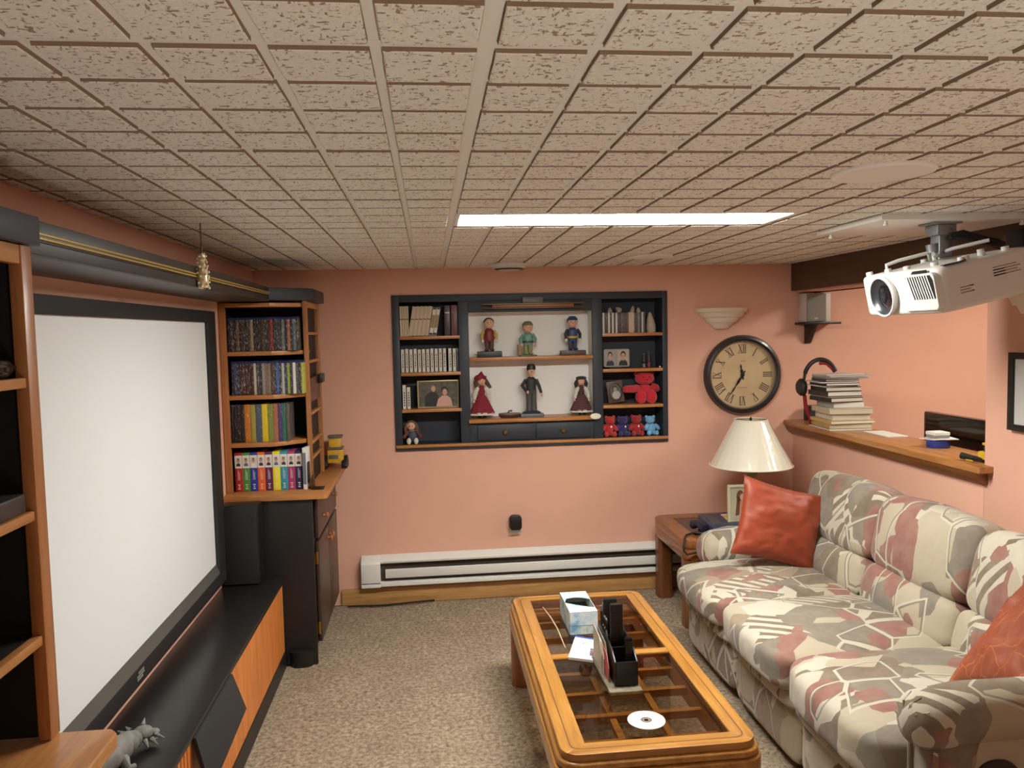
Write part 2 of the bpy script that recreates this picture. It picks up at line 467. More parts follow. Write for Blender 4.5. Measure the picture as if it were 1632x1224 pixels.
# ---------------------------------------------------------------- fluorescent troffer
def troffer(R, strength, label, mname):
    tr = thing('ceiling_light', label, 'ceiling light', (4*S, (R+1)*S, H))
    h = MB(WHITE); X0, X1, Y0, Y1 = 0.013, 8*S-0.013, R*S+0.013, (R+2)*S-0.013
    h.box(X0, X1, Y0, Y1, H+0.10, H+0.11)
    for a in ((X0, X0+0.004, Y0, Y1), (X1-0.004, X1, Y0, Y1), (X0, X1, Y0, Y0+0.004), (X0, X1, Y1-0.004, Y1)): h.box(*a, H-0.001, H+0.10)
    h.build('housing', tr)
    ln = MB(EMIT(mname, (1.0, 1.0, 0.95, 1), strength)); ln.box(X0+0.016, X1-0.016, Y0+0.012, Y1-0.012, H-0.0045, H+0.004)
    ln.build('lens', tr)
    fr = MB(WHITE)
    ring_prism(fr, [(X0-0.002,Y0-0.002),(X1+0.002,Y0-0.002),(X1+0.002,Y1+0.002),(X0-0.002,Y1+0.002)], [(X0+0.014,Y0+0.010),(X1-0.014,Y0+0.010),(X1-0.014,Y1-0.010),(X0+0.014,Y1-0.010)], 'z', H-0.004, H+0.002)
    fr.build('lens_frame', tr)
troffer(10, TROFFER, 'long rectangular fluorescent troffer glowing white in the tiled ceiling', 'fluorescent_lens')
troffer(-14, REAR_FILL, 'unseen fill troffer added behind the camera', 'rear_fill_lens')
# ---------------------------------------------------------------- ceiling speakers and smoke detector
SPKW = M('ceiling_speaker_white', (242,238,232), 0.6)
def ceiling_speaker(x, y, r, label):
    t = thing('ceiling_speaker', label, 'speaker', (x, y, H), 'round ceiling speakers')
    a = MB(SPKW); a.lathe([(r*0.86, H-0.004), (r, H-0.0065), (r, H-0.012), (r*0.97, H-0.016), (r*0.90, H-0.017)], (x, y, 0), 40, cap=False); a.build('rim', t)
    g = MB(M('speaker_mesh', (238,232,226), 0.7, bump=0.5, bscale=400)); g.lathe([(r*0.905, H-0.0165), (r*0.5, H-0.0175), (0.0, H-0.018)], (x, y, 0), 40); g.build('grille', t)
    return t
ceiling_speaker(1.075, 0.815, 0.125, 'large round white ceiling speaker nearer the camera, beside the projector')
ceiling_speaker(1.105, 3.03, 0.118, 'flat round ceiling speaker near the back wall, above the wall clock side')
sd = thing('smoke_detector', 'small round white smoke detector on the ceiling in front of the back wall', 'smoke detector', (0.385, 3.44, H))
a = MB(WHITE); a.lathe([(0.125, H-0.007), (0.125, H-0.012), (0.118, H-0.018)], (0.385, 3.44, 0), 32); a.build('base_plate', sd)
a = MB(WHITE); a.lathe([(0.10, H-0.018), (0.095, H-0.03), (0.06, H-0.042), (0.0, H-0.043)], (0.385, 3.44, 0), 32); a.build('cap', sd)
a = MB(M('dark_vent', (70,66,62), 0.7)); a.lathe([(0.088, H-0.0335), (0.070, H-0.0405)], (0.385, 3.44, 0), 32, cap=False); a.build('vent_ring', sd)
# ---------------------------------------------------------------- baseboard heater
ht = thing('baseboard_heater', 'long low white electric baseboard heater along the back wall', 'heater', (0.6, YB-0.04, 0.117))
HX0, HX1, HY = -0.535, 2.0, YB-0.062
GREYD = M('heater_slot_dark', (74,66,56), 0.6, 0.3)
b1 = MB(WHITE); b1.box(HX0+0.115, HX1, YB-0.008, YB, 0.118, 0.30); b1.build('back_plate', ht)
b1 = MB(WHITE); b1.prism([(HY+0.004,0.262),(HY,0.272),(YB,0.302),(YB,0.296),(HY+0.012,0.268)], 'x', HX0+0.115, HX1); b1.prism([(HY+0.002,0.268),(HY,0.275),(HY,0.268)], 'x', HX0+0.115, HX1); b1.build('top_hood', ht)
b1 = MB(WHITE); b1.prism([(HY-0.002,0.172),(HY-0.004,0.18),(HY-0.004,0.222),(HY+0.004,0.227),(HY+0.008,0.222),(HY+0.008,0.172)], 'x', HX0+0.145, HX1); b1.build('front_cover', ht, bev=0.001)
b1 = MB(WHITE); b1.prism([(HY,0.120),(HY-0.004,0.124),(HY-0.004,0.142),(HY+0.004,0.147),(YB,0.147),(YB,0.120)], 'x', HX0+0.115, HX1); b1.build('bottom_lip', ht)
b1 = MB(WHITE); b1.prism([(HY-0.004,0.145),(HY-0.004,0.262),(HY+0.006,0.275),(YB,0.302),(YB,0.145)], 'x', HX0, HX0+0.115); b1.box(HX0, HX0+0.115, HY-0.004, YB, 0.117, 0.138); b1.build('end_cap', ht, bev=0.002)
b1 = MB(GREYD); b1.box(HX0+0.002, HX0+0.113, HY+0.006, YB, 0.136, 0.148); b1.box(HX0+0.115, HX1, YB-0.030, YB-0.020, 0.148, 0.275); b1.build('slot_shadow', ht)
b1 = MB(GREYD); b1.box(HX0+0.145, HX1, YB-0.045, YB-0.031, 0.180, 0.215)
b1.build('heating_element', ht)
# ---------------------------------------------------------------- outlet with plug-in
pt = thing('plug_in_sensor', 'small black plug-in device over an ivory outlet above the heater', 'plug-in', (0.40, YB-0.02, 0.43))
a = MB(BLK); a.prism(rbox_poly(0.372, 0.448, 0.425, 0.515, 0.022), 'y', YB-0.052, YB-0.012); a.build('body', pt, bev=0.004)
a = MB(STEEL); a.prism(rbox_poly(0.380, 0.440, 0.413, 0.43, 0.005), 'y', YB-0.048, YB-0.012); a.build('foot', pt)
op = MB(IVORY); op.prism(rbox_poly(0.374, 0.446, 0.385, 0.505, 0.006), 'y', YB-0.006, YB)
op = tag(op.build('outlet_plate', bev=0.0015), 'ivory wall outlet plate under the black plug-in device', 'outlet')
# cord on the floor by the heater
c = MB(BLK); c.tube([(-0.62,3.60,0.012),(-0.5,3.585,0.012),(-0.38,3.59,0.010),(-0.25,3.605,0.012),(-0.1,3.625,0.012)], 0.005, 6)
tag(c.build('floor_cord'), 'thin black cord lying along the baseboard below the heater', 'cord')
# ================================================================ left side
# ---------------------------------------------------------------- valance shelf over the screen
va = thing('valance', 'long dark slate valance board with two gold stripes above the screen', 'valance', (-0.98, 1.6, 1.815))
VX = -0.862
a = MB(M('valance_paint', (48,45,41), 0.45, var=0.06)); a.box(VX-0.018, VX, 0.53, 2.86, 1.818, 1.888); a.build('face_board', va, bev=0.002)
a = MB(M('valance_underside', (62,55,50), 0.4)); a.box(XL, VX-0.018, 0.53, 2.86, 1.818, 1.836); a.build('soffit_board', va)
for z in (1.852, 1.861):
    a = MB(M('gold_paint_stripe', (206,178,100), 0.35, 0.4)); a.tube([(VX+0.001, 0.53, z), (VX+0.001, 2.86, z)], 0.0028, 6); a.build('gold_stripe', va)
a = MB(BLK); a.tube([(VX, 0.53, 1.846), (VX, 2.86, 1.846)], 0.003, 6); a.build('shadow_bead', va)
# ---------------------------------------------------------------- projection screen
ps = thing('projection_screen', 'wide white projection screen in a black frame on the left wall', 'screen', (XL, 1.6, 0.535))
SY0, SY1, SZ0, SZ1 = 0.515, 2.700, 0.494, 1.768
a = MB(M('matte_white_screen', (226,229,228), 0.85, spec=0.1)); a.box(XL+0.010, XL+0.014, SY0+0.07, SY1-0.09, SZ0+0.09, SZ1-0.05); a.build('screen_fabric', ps)
FR = M('black_velvet_frame', (34,31,29), 0.7)
a = MB(FR)
def bev_frame(z0, z1, y0, y1): return [(y0,z0),(y1,z0),(y1,z1),(y0,z1)]
ring_prism(a, bev_frame(SZ0, SZ1, SY0, SY1), bev_frame(SZ0+0.064, SZ1-0.052, SY0+0.085, SY1-0.125), 'x', XL+0.004, XL+0.030)
a.build('frame', ps, bev=0.004)
a = MB(M('inner_bevel_grey', (86,84,78), 0.5)); 
a.prism([(XL+0.0300, SZ0+0.0645), (XL+0.0145, SZ0+0.108), (XL+0.0145, SZ0+0.0645)], 'y', SY0+0.086, SY1-0.126)
a.build('lower_bevel', ps)
lg = MB(M('logo_silver', (170,168,160), 0.4, 0.4))
for i, (dy, dz, l) in enumerate(((0.006, 0.010, 0.05), (0.0, 0.0, 0.065), (-0.006, -0.010, 0.05))):
    lg.T = Matrix.Translation((XL+0.031, 1.56+dy, SZ0+0.036+dz)); lg.box(0, 0.0012, -l/2, l/2, -0.0032, 0.0032)
lg.T = None; lg.build('frame_emblem', ps)
# ---------------------------------------------------------------- long low console
cs = thing('media_console', 'long low console with a black top and orange wood front under the screen', 'console', (-0.97, 1.65, 0))
CZ = 0.457; CX = -0.845
a = MB(M('black_console_top', (34,32,31), 0.32, var=0.06, vscale=3)); a.box(XL+0.003, CX+0.012, 0.52, 2.795, CZ-0.022, CZ); a.build('top', cs, bev=0.003)
ORW = WOOD('orange_wood_panel', (196,112,48), (222,140,68), 'z', 0.45, 0.8, 0.1)
a = MB(ORW); a.box(CX-0.016, CX, 0.53, 2.793, 0.085, CZ-0.023); a.build('front_panel', cs)
for y in [1.10+0.03*i for i in range(7)]:
    a = MB(WOOD('orange_bead', (160,88,38), (190,112,52), 'z', 0.5)); a.tube([(CX+0.0005, y, 0.087), (CX+0.0005, y, CZ-0.024)], 0.0022, 6); a.build('bead', cs)
a = MB(BLACKP); a.box(XL+0.02, CX-0.02, 0.53, 2.79, 0.0, 0.434); a.box(CX-0.019, CX+0.004, 0.53, 2.793, 0.0, 0.084); a.build('carcass', cs)
a = MB(M('black_grille_cloth', (40,40,40), 0.8, bump=0.3, bscale=500))
def flap(y, z, t):
    k = (0.436-z)/0.16; return (CX+0.004+0.036*k+t, y, z)
pts = [(1.285,0.436),(1.735,0.436),(1.775,0.285),(1.285,0.262)]
a.add([flap(y, z, 0) for y, z in pts]+[flap(y, z, 0.014) for y, z in pts], [(3,2,1,0),(4,5,6,7),(0,1,5,4),(1,2,6,5),(2,3,7,6),(3,0,4,7)])
a.build('speaker_flap', cs, bev=0.002)
# ---------------------------------------------------------------- black speaker on the console
sp = thing('bookshelf_speaker', 'matt black loudspeaker standing on the far end of the console', 'speaker', (-1.01, 2.74, CZ))
a = MB(BLK); a.box(-1.10, -0.925, 2.70, 2.805, CZ, 0.845); a.build('cabinet', sp, bev=0.008)
a = MB(M('speaker_cloth', (30,30,30), 0.85, bump=0.3, bscale=500)); a.box(-1.094, -0.931, 2.684, 2.699, CZ+0.008, 0.838); a.build('grille', sp, bev=0.006)

# ---------------------------------------------------------------- corner cabinet, far
YF = 2.81
cf = thing('corner_cabinet', 'black base cabinet with an orange wood counter in the far left corner', 'cabinet', (-0.88, 3.2, 0))
a = MB(BLACKP)
a.box(XL+0.003, -0.688, YF, 2.83, 0.0, 0.838); a.box(XL+0.003, -0.690, 2.83, YB-0.005, 0.09, 0.838); a.box(XL+0.003, -0.73, 2.83, YB-0.005, 0.0, 0.09)
a.build('carcass', cf, bev=0.002)
# toe corner that rounds into the carpet
a = MB(BLACKP); a.lathe([(0.045, 0.0), (0.05, 0.05), (0.05, 0.075), (0.0, 0.08)], (-0.765, YF-0.004, 0), 20, sx=1.2, sy=0.7); a.build('corner_foot', cf)
a = MB(CHERRY)
a.prism([(XL+0.003,2.79),(-0.625,2.79),(-0.610,2.805),(-0.610,YB-0.004),(XL+0.003,YB-0.004)], 'z', 0.840, 0.872); a.build('counter', cf, bev=0.004)
DRK = WOOD('dark_brown_door', (52,36,30), (68,48,40), 'z', 0.4)
KNB = M('wooden_knob', (190,120,66), 0.4)
def knob(parent, x, y, z):
    k = MB(KNB); k.lathe([(0.006, 0), (0.006, 0.010), (0.014, 0.018), (0.014, 0.024), (0.0, 0.029)], (x, y, z), 14, ax='x'); return k.build('knob', parent)
a = MB(DRK); a.box(-0.688, -0.668, 2.86, 3.61, 0.625, 0.822); d = a.build('drawer', cf, bev=0.006); knob(d, -0.668, 3.06, 0.70); knob(d, -0.668, 3.46, 0.73)
for y0, y1, kn in ((2.86, 3.225, 3.19), (3.240, 3.61, 3.275)):
    a = MB(DRK); a.box(-0.688, -0.668, y0, y1, 0.095, 0.610); d = a.build('door', cf, bev=0.006)
    knob(d, -0.668, kn, 0.545); 
    if y0 < 3:
        for z in (0.53, 0.17):
            h = MB(BRASS); h.cyl((-0.680, 2.852, z-0.032), (-0.680, 2.852, z+0.032), 0.007, n=10); h.box(-0.689, -0.6865, 2.833, 2.858, z-0.028, z+0.028); h.build('hinge', d)
# ---------------------------------------------------------------- corner hutch above it
ZS = [1.574, 1.357, 1.120]
hu = thing('corner_hutch', 'black open hutch with orange edged shelves standing on the far corner counter', 'bookcase', (-0.9, 3.1, 0.872))
FRONT = [(-0.862, 2.862), (-0.708, 2.985)]
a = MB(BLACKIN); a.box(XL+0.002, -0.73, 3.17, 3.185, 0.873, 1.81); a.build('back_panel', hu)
a = MB(BLACKP); a.box(XL+0.003, XL+0.016, 2.875, 3.17, 0.873, 1.81); a.build('side_panel', hu)
a = MB(CHERRYZ); a.box(XL+0.003, XL+0.034, 2.858, 2.876, 0.873, 1.812); a.build('left_stile', hu, bev=0.0015)
a = MB(CHERRYZ); a.box(-0.722, -0.700, 2.962, 2.990, 0.873, 1.822); a.build('corner_post', hu, bev=0.002)
a = MB(CHERRYZ); a.box(-0.722, -0.700, 3.385, 3.412, 0.873, 1.822); a.build('rear_post', hu, bev=0.002)
def shelf(name, z, th, mat, inset=0.0):
    poly = [(XL+0.034, 2.862+inset), (-0.862, 2.862+inset), (-0.722, 2.975+inset), (-0.722, 3.17), (XL+0.017, 3.17), (XL+0.017, 2.878+inset), (XL+0.034, 2.878+inset)]
    a = MB(mat); a.prism(poly, 'z', z-th, z); return a
shelf('shelf', 1.812, 0.020, CHERRY).build('top_rail', hu, bev=0.002)
for z in ZS: shelf('shelf', z, 0.021, CHERRY).build('shelf', hu, bev=0.002)
# side niche facing the room
SIDEZ = [(1.790,1.822,'rail'), (1.650,1.664,'ledge'), (1.505,1.519,'ledge'), (1.235,1.250,'ledge'), (1.085,1.100,'ledge'), (1.005,1.017,'ledge')]
for z0, z1, nm in SIDEZ:
    a = MB(CHERRYY); a.box(-0.722, -0.702, 2.991, 3.384, z0, z1); a.build('side_'+nm, hu, bev=0.0015)
a = MB(BLACKIN); a.box(-0.73, -0.7225, 2.991, 3.384, 0.873, 1.50); a.box(-0.73, -0.7225, 2.991, 3.384, 1.51, 1.81); a.build('side_back', hu)
a = MB(WOOD('brown_flap', (92,60,48), (112,76,60), 'y', 0.5)); a.box(-0.718, -0.705, 2.995, 3.38, 1.30, 1.425); a.build('side_panel_door', hu, bev=0.003)
a = MB(BLK); a.box(-0.7045, -0.680, 3.28, 3.40, 1.385, 1.435); a.build('panel_latch', hu, bev=0.004)
# crown with clipped corner
a = MB(SLATE); a.prism([(XL+0.003,2.842),(-0.875,2.842),(-0.845,2.862),(-0.72,2.95),(-0.672,3.0),(-0.672,3.42),(XL+0.003,3.42)], 'z', 1.824, 1.886); a.build('crown', hu, bev=0.002)
# ---------------------------------------------------------------- discs and boxed sets on the hutch
SPN = SPINE('printed_spine', 0.57, 0.66, sc=(110, 110, 26))
BLUEC = M('blue_case_plastic', (36,44,92), 0.3)
def case_proto(name, wdt, dep, hgt, capmat=None, spine=SPN):
    t = bpy.data.objects.new(name, None); COL.objects.link(t)
    top = 0.012 if capmat else 0
    a = MB(spine); a.box(-wdt/2, wdt/2, 0, dep, 0, hgt-top); a.build('case', t, bev=0.0008)
    if capmat: a = MB(capmat); a.box(-wdt/2, wdt/2, 0.0, dep, hgt-top, hgt); a.build('top_strip', t, bev=0.0006)
    return t
def row(proto, x, y, z, items, place, group, kind, cat, gap=0.0005, rnd=None):
    out = []
    n = len(items)
    for i, (colr, cname, wsc) in enumerate(items):
        side = ORD[i]+' from the left' if i < 13 or n < 18 else ORD[n-1-i]+' from the right'
        lab = '%s %s, %s %s' % (cname, kind, side, place)
        c = dup(proto, (0,0,0), lab, group=group); c['category'] = cat
        wdt = proto['wdt']*wsc
        c.location = (x+wdt/2, y+(rnd.uniform(0, 0.004) if rnd else 0), z); c.scale = (wsc, 1, rnd.uniform(0.985, 1.0) if rnd else 1)
        recolor(c, colr); x += wdt+gap; out.append(c)
    return out
def drop(t):
    for c in list(t.children): bpy.data.objects.remove(c)
    bpy.data.objects.remove(t)
rd = random.Random(3)
blu = case_proto('disc_case', 0.0134, 0.135, 0.168, BLUEC); blu['wdt'] = 0.0134
names1 = [((44,36,36),'dark brown'),((70,52,48),'brown'),((40,38,40),'charcoal'),((104,92,76),'tan'),((52,36,36),'dark maroon'),((66,60,54),'grey brown'),((48,42,40),'near black'),((80,62,50),'brown'),((150,136,110),'cream lettered'),((48,36,36),'dark red brown'),((40,36,38),'black'),((58,46,42),'dark brown'),((74,66,50),'olive brown'),((52,50,48),'grey'),((80,44,42),'maroon'),((150,50,44),'red'),((44,44,50),'slate'),((60,62,66),'grey'),((58,60,62),'grey'),((120,118,112),'silver lettered'),((44,48,60),'dark blue'),((170,104,80),'salmon'),((48,50,56),'slate'),((100,112,124),'blue grey'),((60,56,44),'dark olive'),((150,144,70),'yellow lettered'),((56,54,56),'charcoal')]
row(blu, -1.078, 2.90, ZS[0]+0.001, [(c, n, 1) for c, n in names1[:25]], "on the corner hutch's top shelf", 'disc cases on the top shelf of the corner hutch', 'disc case', 'disc case', 0.0003, rd)
names2 = [((52,40,44),'dark'),((58,84,120),'steel blue'),((46,52,66),'navy'),((60,44,40),'brown'),((92,42,52),'wine red'),((56,48,52),'dark grey'),((84,52,54),'maroon'),((78,48,46),'dull red'),((206,200,184),'white'),((70,70,74),'grey'),((56,56,60),'charcoal'),((150,148,140),'silver'),((130,112,104),'dusty pink'),((140,122,96),'tan'),((84,60,56),'brown'),((66,64,66),'grey'),((64,110,170),'bright blue'),((62,58,66),'dark'),((186,184,182),'light grey'),((52,70,92),'teal blue'),((160,170,60),'yellow green lettered'),((58,60,70),'slate'),((228,226,214),'bright white'),((88,88,86),'grey'),((50,56,60),'dark'),((176,176,70),'lime yellow'),((60,54,58),'charcoal')]
row(blu, -1.070, 2.90, ZS[1]+0.001, [(c, n, 1) for c, n in names2[:26]], "on the corner hutch's second shelf", 'disc cases on the second shelf of the corner hutch', 'disc case', 'disc case', 0.0002, rd)
drop(blu)
dv = case_proto('boxed_set', 0.026, 0.14, 0.190, None, SPINE('boxed_set_spine', 0.60, 0.72, sc=(70,70,26))); dv['wdt'] = 0.026
row(dv, -1.082, 2.895, ZS[2]+0.001, [((44,36,34),'black narrow',0.62),((48,40,38),'black brown narrow',0.62),((40,34,34),'dark narrow',0.62),((46,38,36),'dark brown narrow',0.62),
    ((196,120,40),'orange and yellow',1.12),((160,148,70),'olive yellow',0.92),((78,90,110),'grey blue',1.15),((222,196,40),'bright yellow',1.05),((128,138,66),'olive green',1.0),((170,110,80),'orange and purple',0.85),((80,60,110),'purple',0.72),((50,110,90),'green',0.8),((96,86,80),'grey brown',0.6)],
    "on the corner hutch's third shelf", 'boxed sets on the third shelf of the corner hutch', 'boxed set', 'boxed set', 0.0008, rd)
drop(dv)
# binders with a portrait on each spine
PRT_SKIN = M('print_skin', (196,150,124), 0.6); PRT_HAIR = M('print_hair', (44,34,30), 0.6)
PRT_SUIT = M('print_dark_suit', (52,52,66), 0.6); PRT_BLUE = M('print_blue_shirt', (90,110,160), 0.6); PRT_BG = M('print_backdrop', (170,150,134), 0.6)
def disc2(mb, cx, cz, rx, rz, y, n=14):
    mb.add([(cx+rx*cos(2*pi*i/n), y, cz+rz*sin(2*pi*i/n)) for i in range(n)], [tuple(range(n))])
def portrait(mb, cx, z0, w_, h_, y, bg=PRT_BG, suit=PRT_SUIT, hair=PRT_HAIR):
    """flat printed head-and-shoulders, facing -y"""
    mb.m = bg; mb.add([(cx-w_/2,y,z0),(cx+w_/2,y,z0),(cx+w_/2,y,z0+h_),(cx-w_/2,y,z0+h_)], [(0,1,2,3)])
    mb.m = suit; e = 0.0003
    mb.add([(cx-w_*0.40,y-e,z0),(cx+w_*0.40,y-e,z0),(cx+w_*0.36,y-e,z0+h_*0.24),(cx+w_*0.14,y-e,z0+h_*0.36),(cx-w_*0.14,y-e,z0+h_*0.36),(cx-w_*0.36,y-e,z0+h_*0.24)], [(0,1,2,3,4,5)])
    mb.m = hair; disc2(mb, cx, z0+h_*0.68, w_*0.24, h_*0.25, y-2*e)
    mb.m = PRT_SKIN; disc2(mb, cx, z0+h_*0.59, w_*0.19, h_*0.22, y-3*e); mb.add([(cx-w_*0.07,y-2*e,z0+h_*0.32),(cx+w_*0.07,y-2*e,z0+h_*0.32),(cx+w_*0.07,y-2*e,z0+h_*0.5),(cx-w_*0.07,y-2*e,z0+h_*0.5)], [(0,1,2,3)])
    mb.m = hair
    for s in (-1, 1): disc2(mb, cx+s*w_*0.08, z0+h_*0.62, w_*0.03, h_*0.025, y-4*e, 8)
BW, BH = 0.0362, 0.196
bcol = [((176,38,40),'red'),((74,140,62),'green'),((40,58,150),'blue'),((226,104,44),'orange'),((88,40,84),'plum purple'),((236,220,40),'yellow'),((52,150,168),'turquoise'),((166,56,104),'magenta'),((32,36,78),'navy')]
x = -1.072
OC = OBJCOL('binder_cover', 0.45)
for i, (c, cn) in enumerate(bcol):
    b = thing('season_box', '%s boxed set with a white portrait panel on its spine, on the hutch counter' % cn, 'boxed set', (x+BW/2, 2.90, 0.873), 'portrait spine boxed sets on the corner counter')
    a = MB(OC); a.box(x, x+BW, 2.90, 3.04, 0.873, 0.873+BH); a.build('box', b, bev=0.001)
    a = MB(PAPER); a.box(x+0.001, x+BW-0.001, 2.899, 2.8998, 0.873+0.118, 0.873+0.182); a.build('label_panel', b)
    a = MB(); portrait(a, x+BW/2, 0.873+0.128, 0.025, 0.044, 2.8985, bg=M('print_white', (214,200,188), 0.6), suit=(PRT_SUIT, PRT_BLUE, PAPER)[(0,1,2,0,0,1,0,0,0)[i]]); a.build('portrait_print', b, smooth=0)
    a = MB(PAPER)
    for z, ww in ((0.012, 0.012), (0.022, 0.007), (0.032, 0.012)): a.box(x+BW/2-ww/2, x+BW/2+ww/2, 2.8992, 2.8999, 0.873+z, 0.873+z+0.004)
    for k in range(3): a.box(x+BW*0.38+0.004*k, x+BW*0.38+0.004*k+0.0012, 2.8994, 2.8999, 0.873+0.058, 0.873+0.112-0.008*k)
    a.build('spine_lettering', b); recolor(b, c); x += BW+0.0006
wbk = thing('white_slipcase', 'white slipcase set at an angle beside the navy boxed set', 'boxed set', (-0.683, 2.96, 0.873))
a = MB(M('slipcase_white', (220,218,214), 0.35)); a.box(-0.692, -0.674, 2.925, 2.995, 0.874, 1.085); a.build('sleeve', wbk, bev=0.001)
a = MB(BLK); a.prism(rbox_poly(2.935, 2.985, 0.90, 1.01, 0.012), 'x', -0.6738, -0.6732); a.build('dark_print', wbk)
a = MB(M('slip_grey', (110,116,130), 0.4)); a.box(-0.6915, -0.6745, 2.9243, 2.9249, 0.90, 1.06); a.build('spine_print', wbk)
wbk.location.x = -0.724; wbk.location.y -= 0.041; wbk.rotation_euler = (0, 0, radians(-9))
be = thing('bookend', 'black metal bookend on the counter right of the white slipcase', 'bookend', (-0.668, 2.92, 0.873))
a = MB(BLK); a.box(-0.705, -0.650, 2.87, 2.945, 0.873, 0.876); a.build('foot_plate', be, bev=0.001)
a = MB(BLK); a.box(-0.704, -0.7015, 2.87, 2.945, 0.876, 0.945); a.build('upright_plate', be, bev=0.001)
be.location.x += 0.012
# ---------------------------------------------------------------- small yellow toy vehicle on the counter (plain)
ty = thing('toy_vehicle', 'small yellow toy vehicle on black tracks, standing on the counter against the back wall', 'toy', (-0.645, 3.52, 0.873))
YEL = M('toy_yellow', (206,160,42), 0.45, var=0.15, vscale=40); TGR = M('toy_grey', (96,94,90), 0.5)
a = MB(YEL); a.box(-0.693, -0.600, 3.475, 3.565, 0.905, 0.985); a.build('body', ty, bev=0.008)
a = MB(TGR); a.box(-0.685, -0.63, 3.4735, 3.4755, 0.93, 0.955); a.box(-0.69, -0.605, 3.47, 3.57, 0.986, 0.994); a.build('panel', ty, bev=0.001)
a = MB(YEL); a.prism([(3.50,0.9945),(3.56,0.9945),(3.555,1.05),(3.512,1.05)], 'x', -0.685, -0.615); a.build('cab', ty, bev=0.003)
a = MB(TGR); a.box(-0.692, -0.608, 3.498, 3.566, 1.0505, 1.062); a.build('cab_roof', ty, bev=0.003)
for xx in (-0.712, -0.598):
    a = MB(BLK); a.T = Matrix.Translation((xx, 3.515, 0)); a.prism([(-0.05,0.874),(0.05,0.874),(0.062,0.895),(0.02,0.945),(-0.02,0.945),(-0.062,0.895)], 'x', -0.015, 0.018); a.T = None
    a.build('track', ty, bev=0.004)
# ---------------------------------------------------------------- near cabinet at the left edge
nc = thing('near_cabinet', 'near base cabinet with an orange wood counter at the lower left edge', 'cabinet', (-0.9, 0.1, 0))
a = MB(BLACKP); a.box(XL+0.003, -0.79, -0.42, 0.478, 0, 0.838); a.build('carcass', nc, bev=0.002)
a = MB(CHERRYY); a.prism([(XL+0.003,-0.44),(-0.725,-0.44),(-0.725,0.470),(-0.742,0.489),(XL+0.003,0.489)], 'z', 0.840, 0.872); a.build('counter', nc, bev=0.006, seg=3)
nh = thing('near_hutch', 'near open hutch with dark inside at the left edge, beside the screen', 'bookcase', (-0.97, 0.1, 0.872))
HXF = -0.84
a = MB(CHERRYZ); a.box(HXF-0.024, HXF, 0.452, 0.490, 0.873, 1.826); a.build('front_post', nh, bev=0.002)
a = MB(CHERRYZ); a.box(HXF-0.024, HXF, -0.43, -0.39, 0.873, 1.826); a.build('front_post', nh, bev=0.002)
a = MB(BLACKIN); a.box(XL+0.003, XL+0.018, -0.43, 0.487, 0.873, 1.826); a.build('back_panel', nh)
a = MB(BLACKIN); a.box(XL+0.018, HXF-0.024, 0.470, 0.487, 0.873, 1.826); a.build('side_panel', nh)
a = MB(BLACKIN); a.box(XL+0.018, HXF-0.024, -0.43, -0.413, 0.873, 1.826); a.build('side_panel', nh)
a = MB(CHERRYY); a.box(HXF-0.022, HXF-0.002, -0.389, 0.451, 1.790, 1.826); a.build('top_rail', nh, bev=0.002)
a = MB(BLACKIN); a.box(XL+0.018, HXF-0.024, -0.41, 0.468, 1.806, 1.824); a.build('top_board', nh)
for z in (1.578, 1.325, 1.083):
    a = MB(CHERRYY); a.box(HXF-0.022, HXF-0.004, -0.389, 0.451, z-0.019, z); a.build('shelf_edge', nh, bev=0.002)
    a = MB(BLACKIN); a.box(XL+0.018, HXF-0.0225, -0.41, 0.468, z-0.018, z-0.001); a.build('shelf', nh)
a = MB(SLATE); a.box(XL+0.003, HXF+0.012, -0.45, 0.505, 1.828, 1.884); a.build('crown', nh, bev=0.003)
# things on its shelves
gl = thing('glasses', 'black viewing glasses on the upper shelf of the near hutch', 'glasses', (-0.885, 0.33, 1.579))
a = MB(BLKG)
a.tube([(-0.862,0.285,1.598),(-0.857,0.365,1.606),(-0.862,0.443,1.598)], 0.006, 8)
a.tube([(-0.862,0.285,1.598),(-0.96,0.28,1.590)], 0.005, 8); a.tube([(-0.862,0.443,1.598),(-0.96,0.445,1.590)], 0.005, 8); a.build('frame', gl)
for y in (0.325, 0.405):
    a = MB(BLKG); a.ell((-0.860, y, 1.597), (0.006, 0.034, 0.017), 16, 8); a.build('lens', gl)
pb = thing('player_box', 'small dark player box on the middle shelf of the near hutch', 'media player', (-0.90, 0.30, 1.325))
a = MB(M('dark_brown_plastic', (52,44,40), 0.4)); a.box(-0.965, -0.85, 0.245, 0.435, 1.3255, 1.362); a.build('body', pb, bev=0.004)
rm = MB(STEEL); rm.prism([(0.20,1.3625),(0.42,1.3625),(0.42,1.376),(0.20,1.370)], 'x', -0.93, -0.895); tag(rm.build('remote_control', bev=0.003), 'slim silver remote lying on the small dark player box', 'remote')
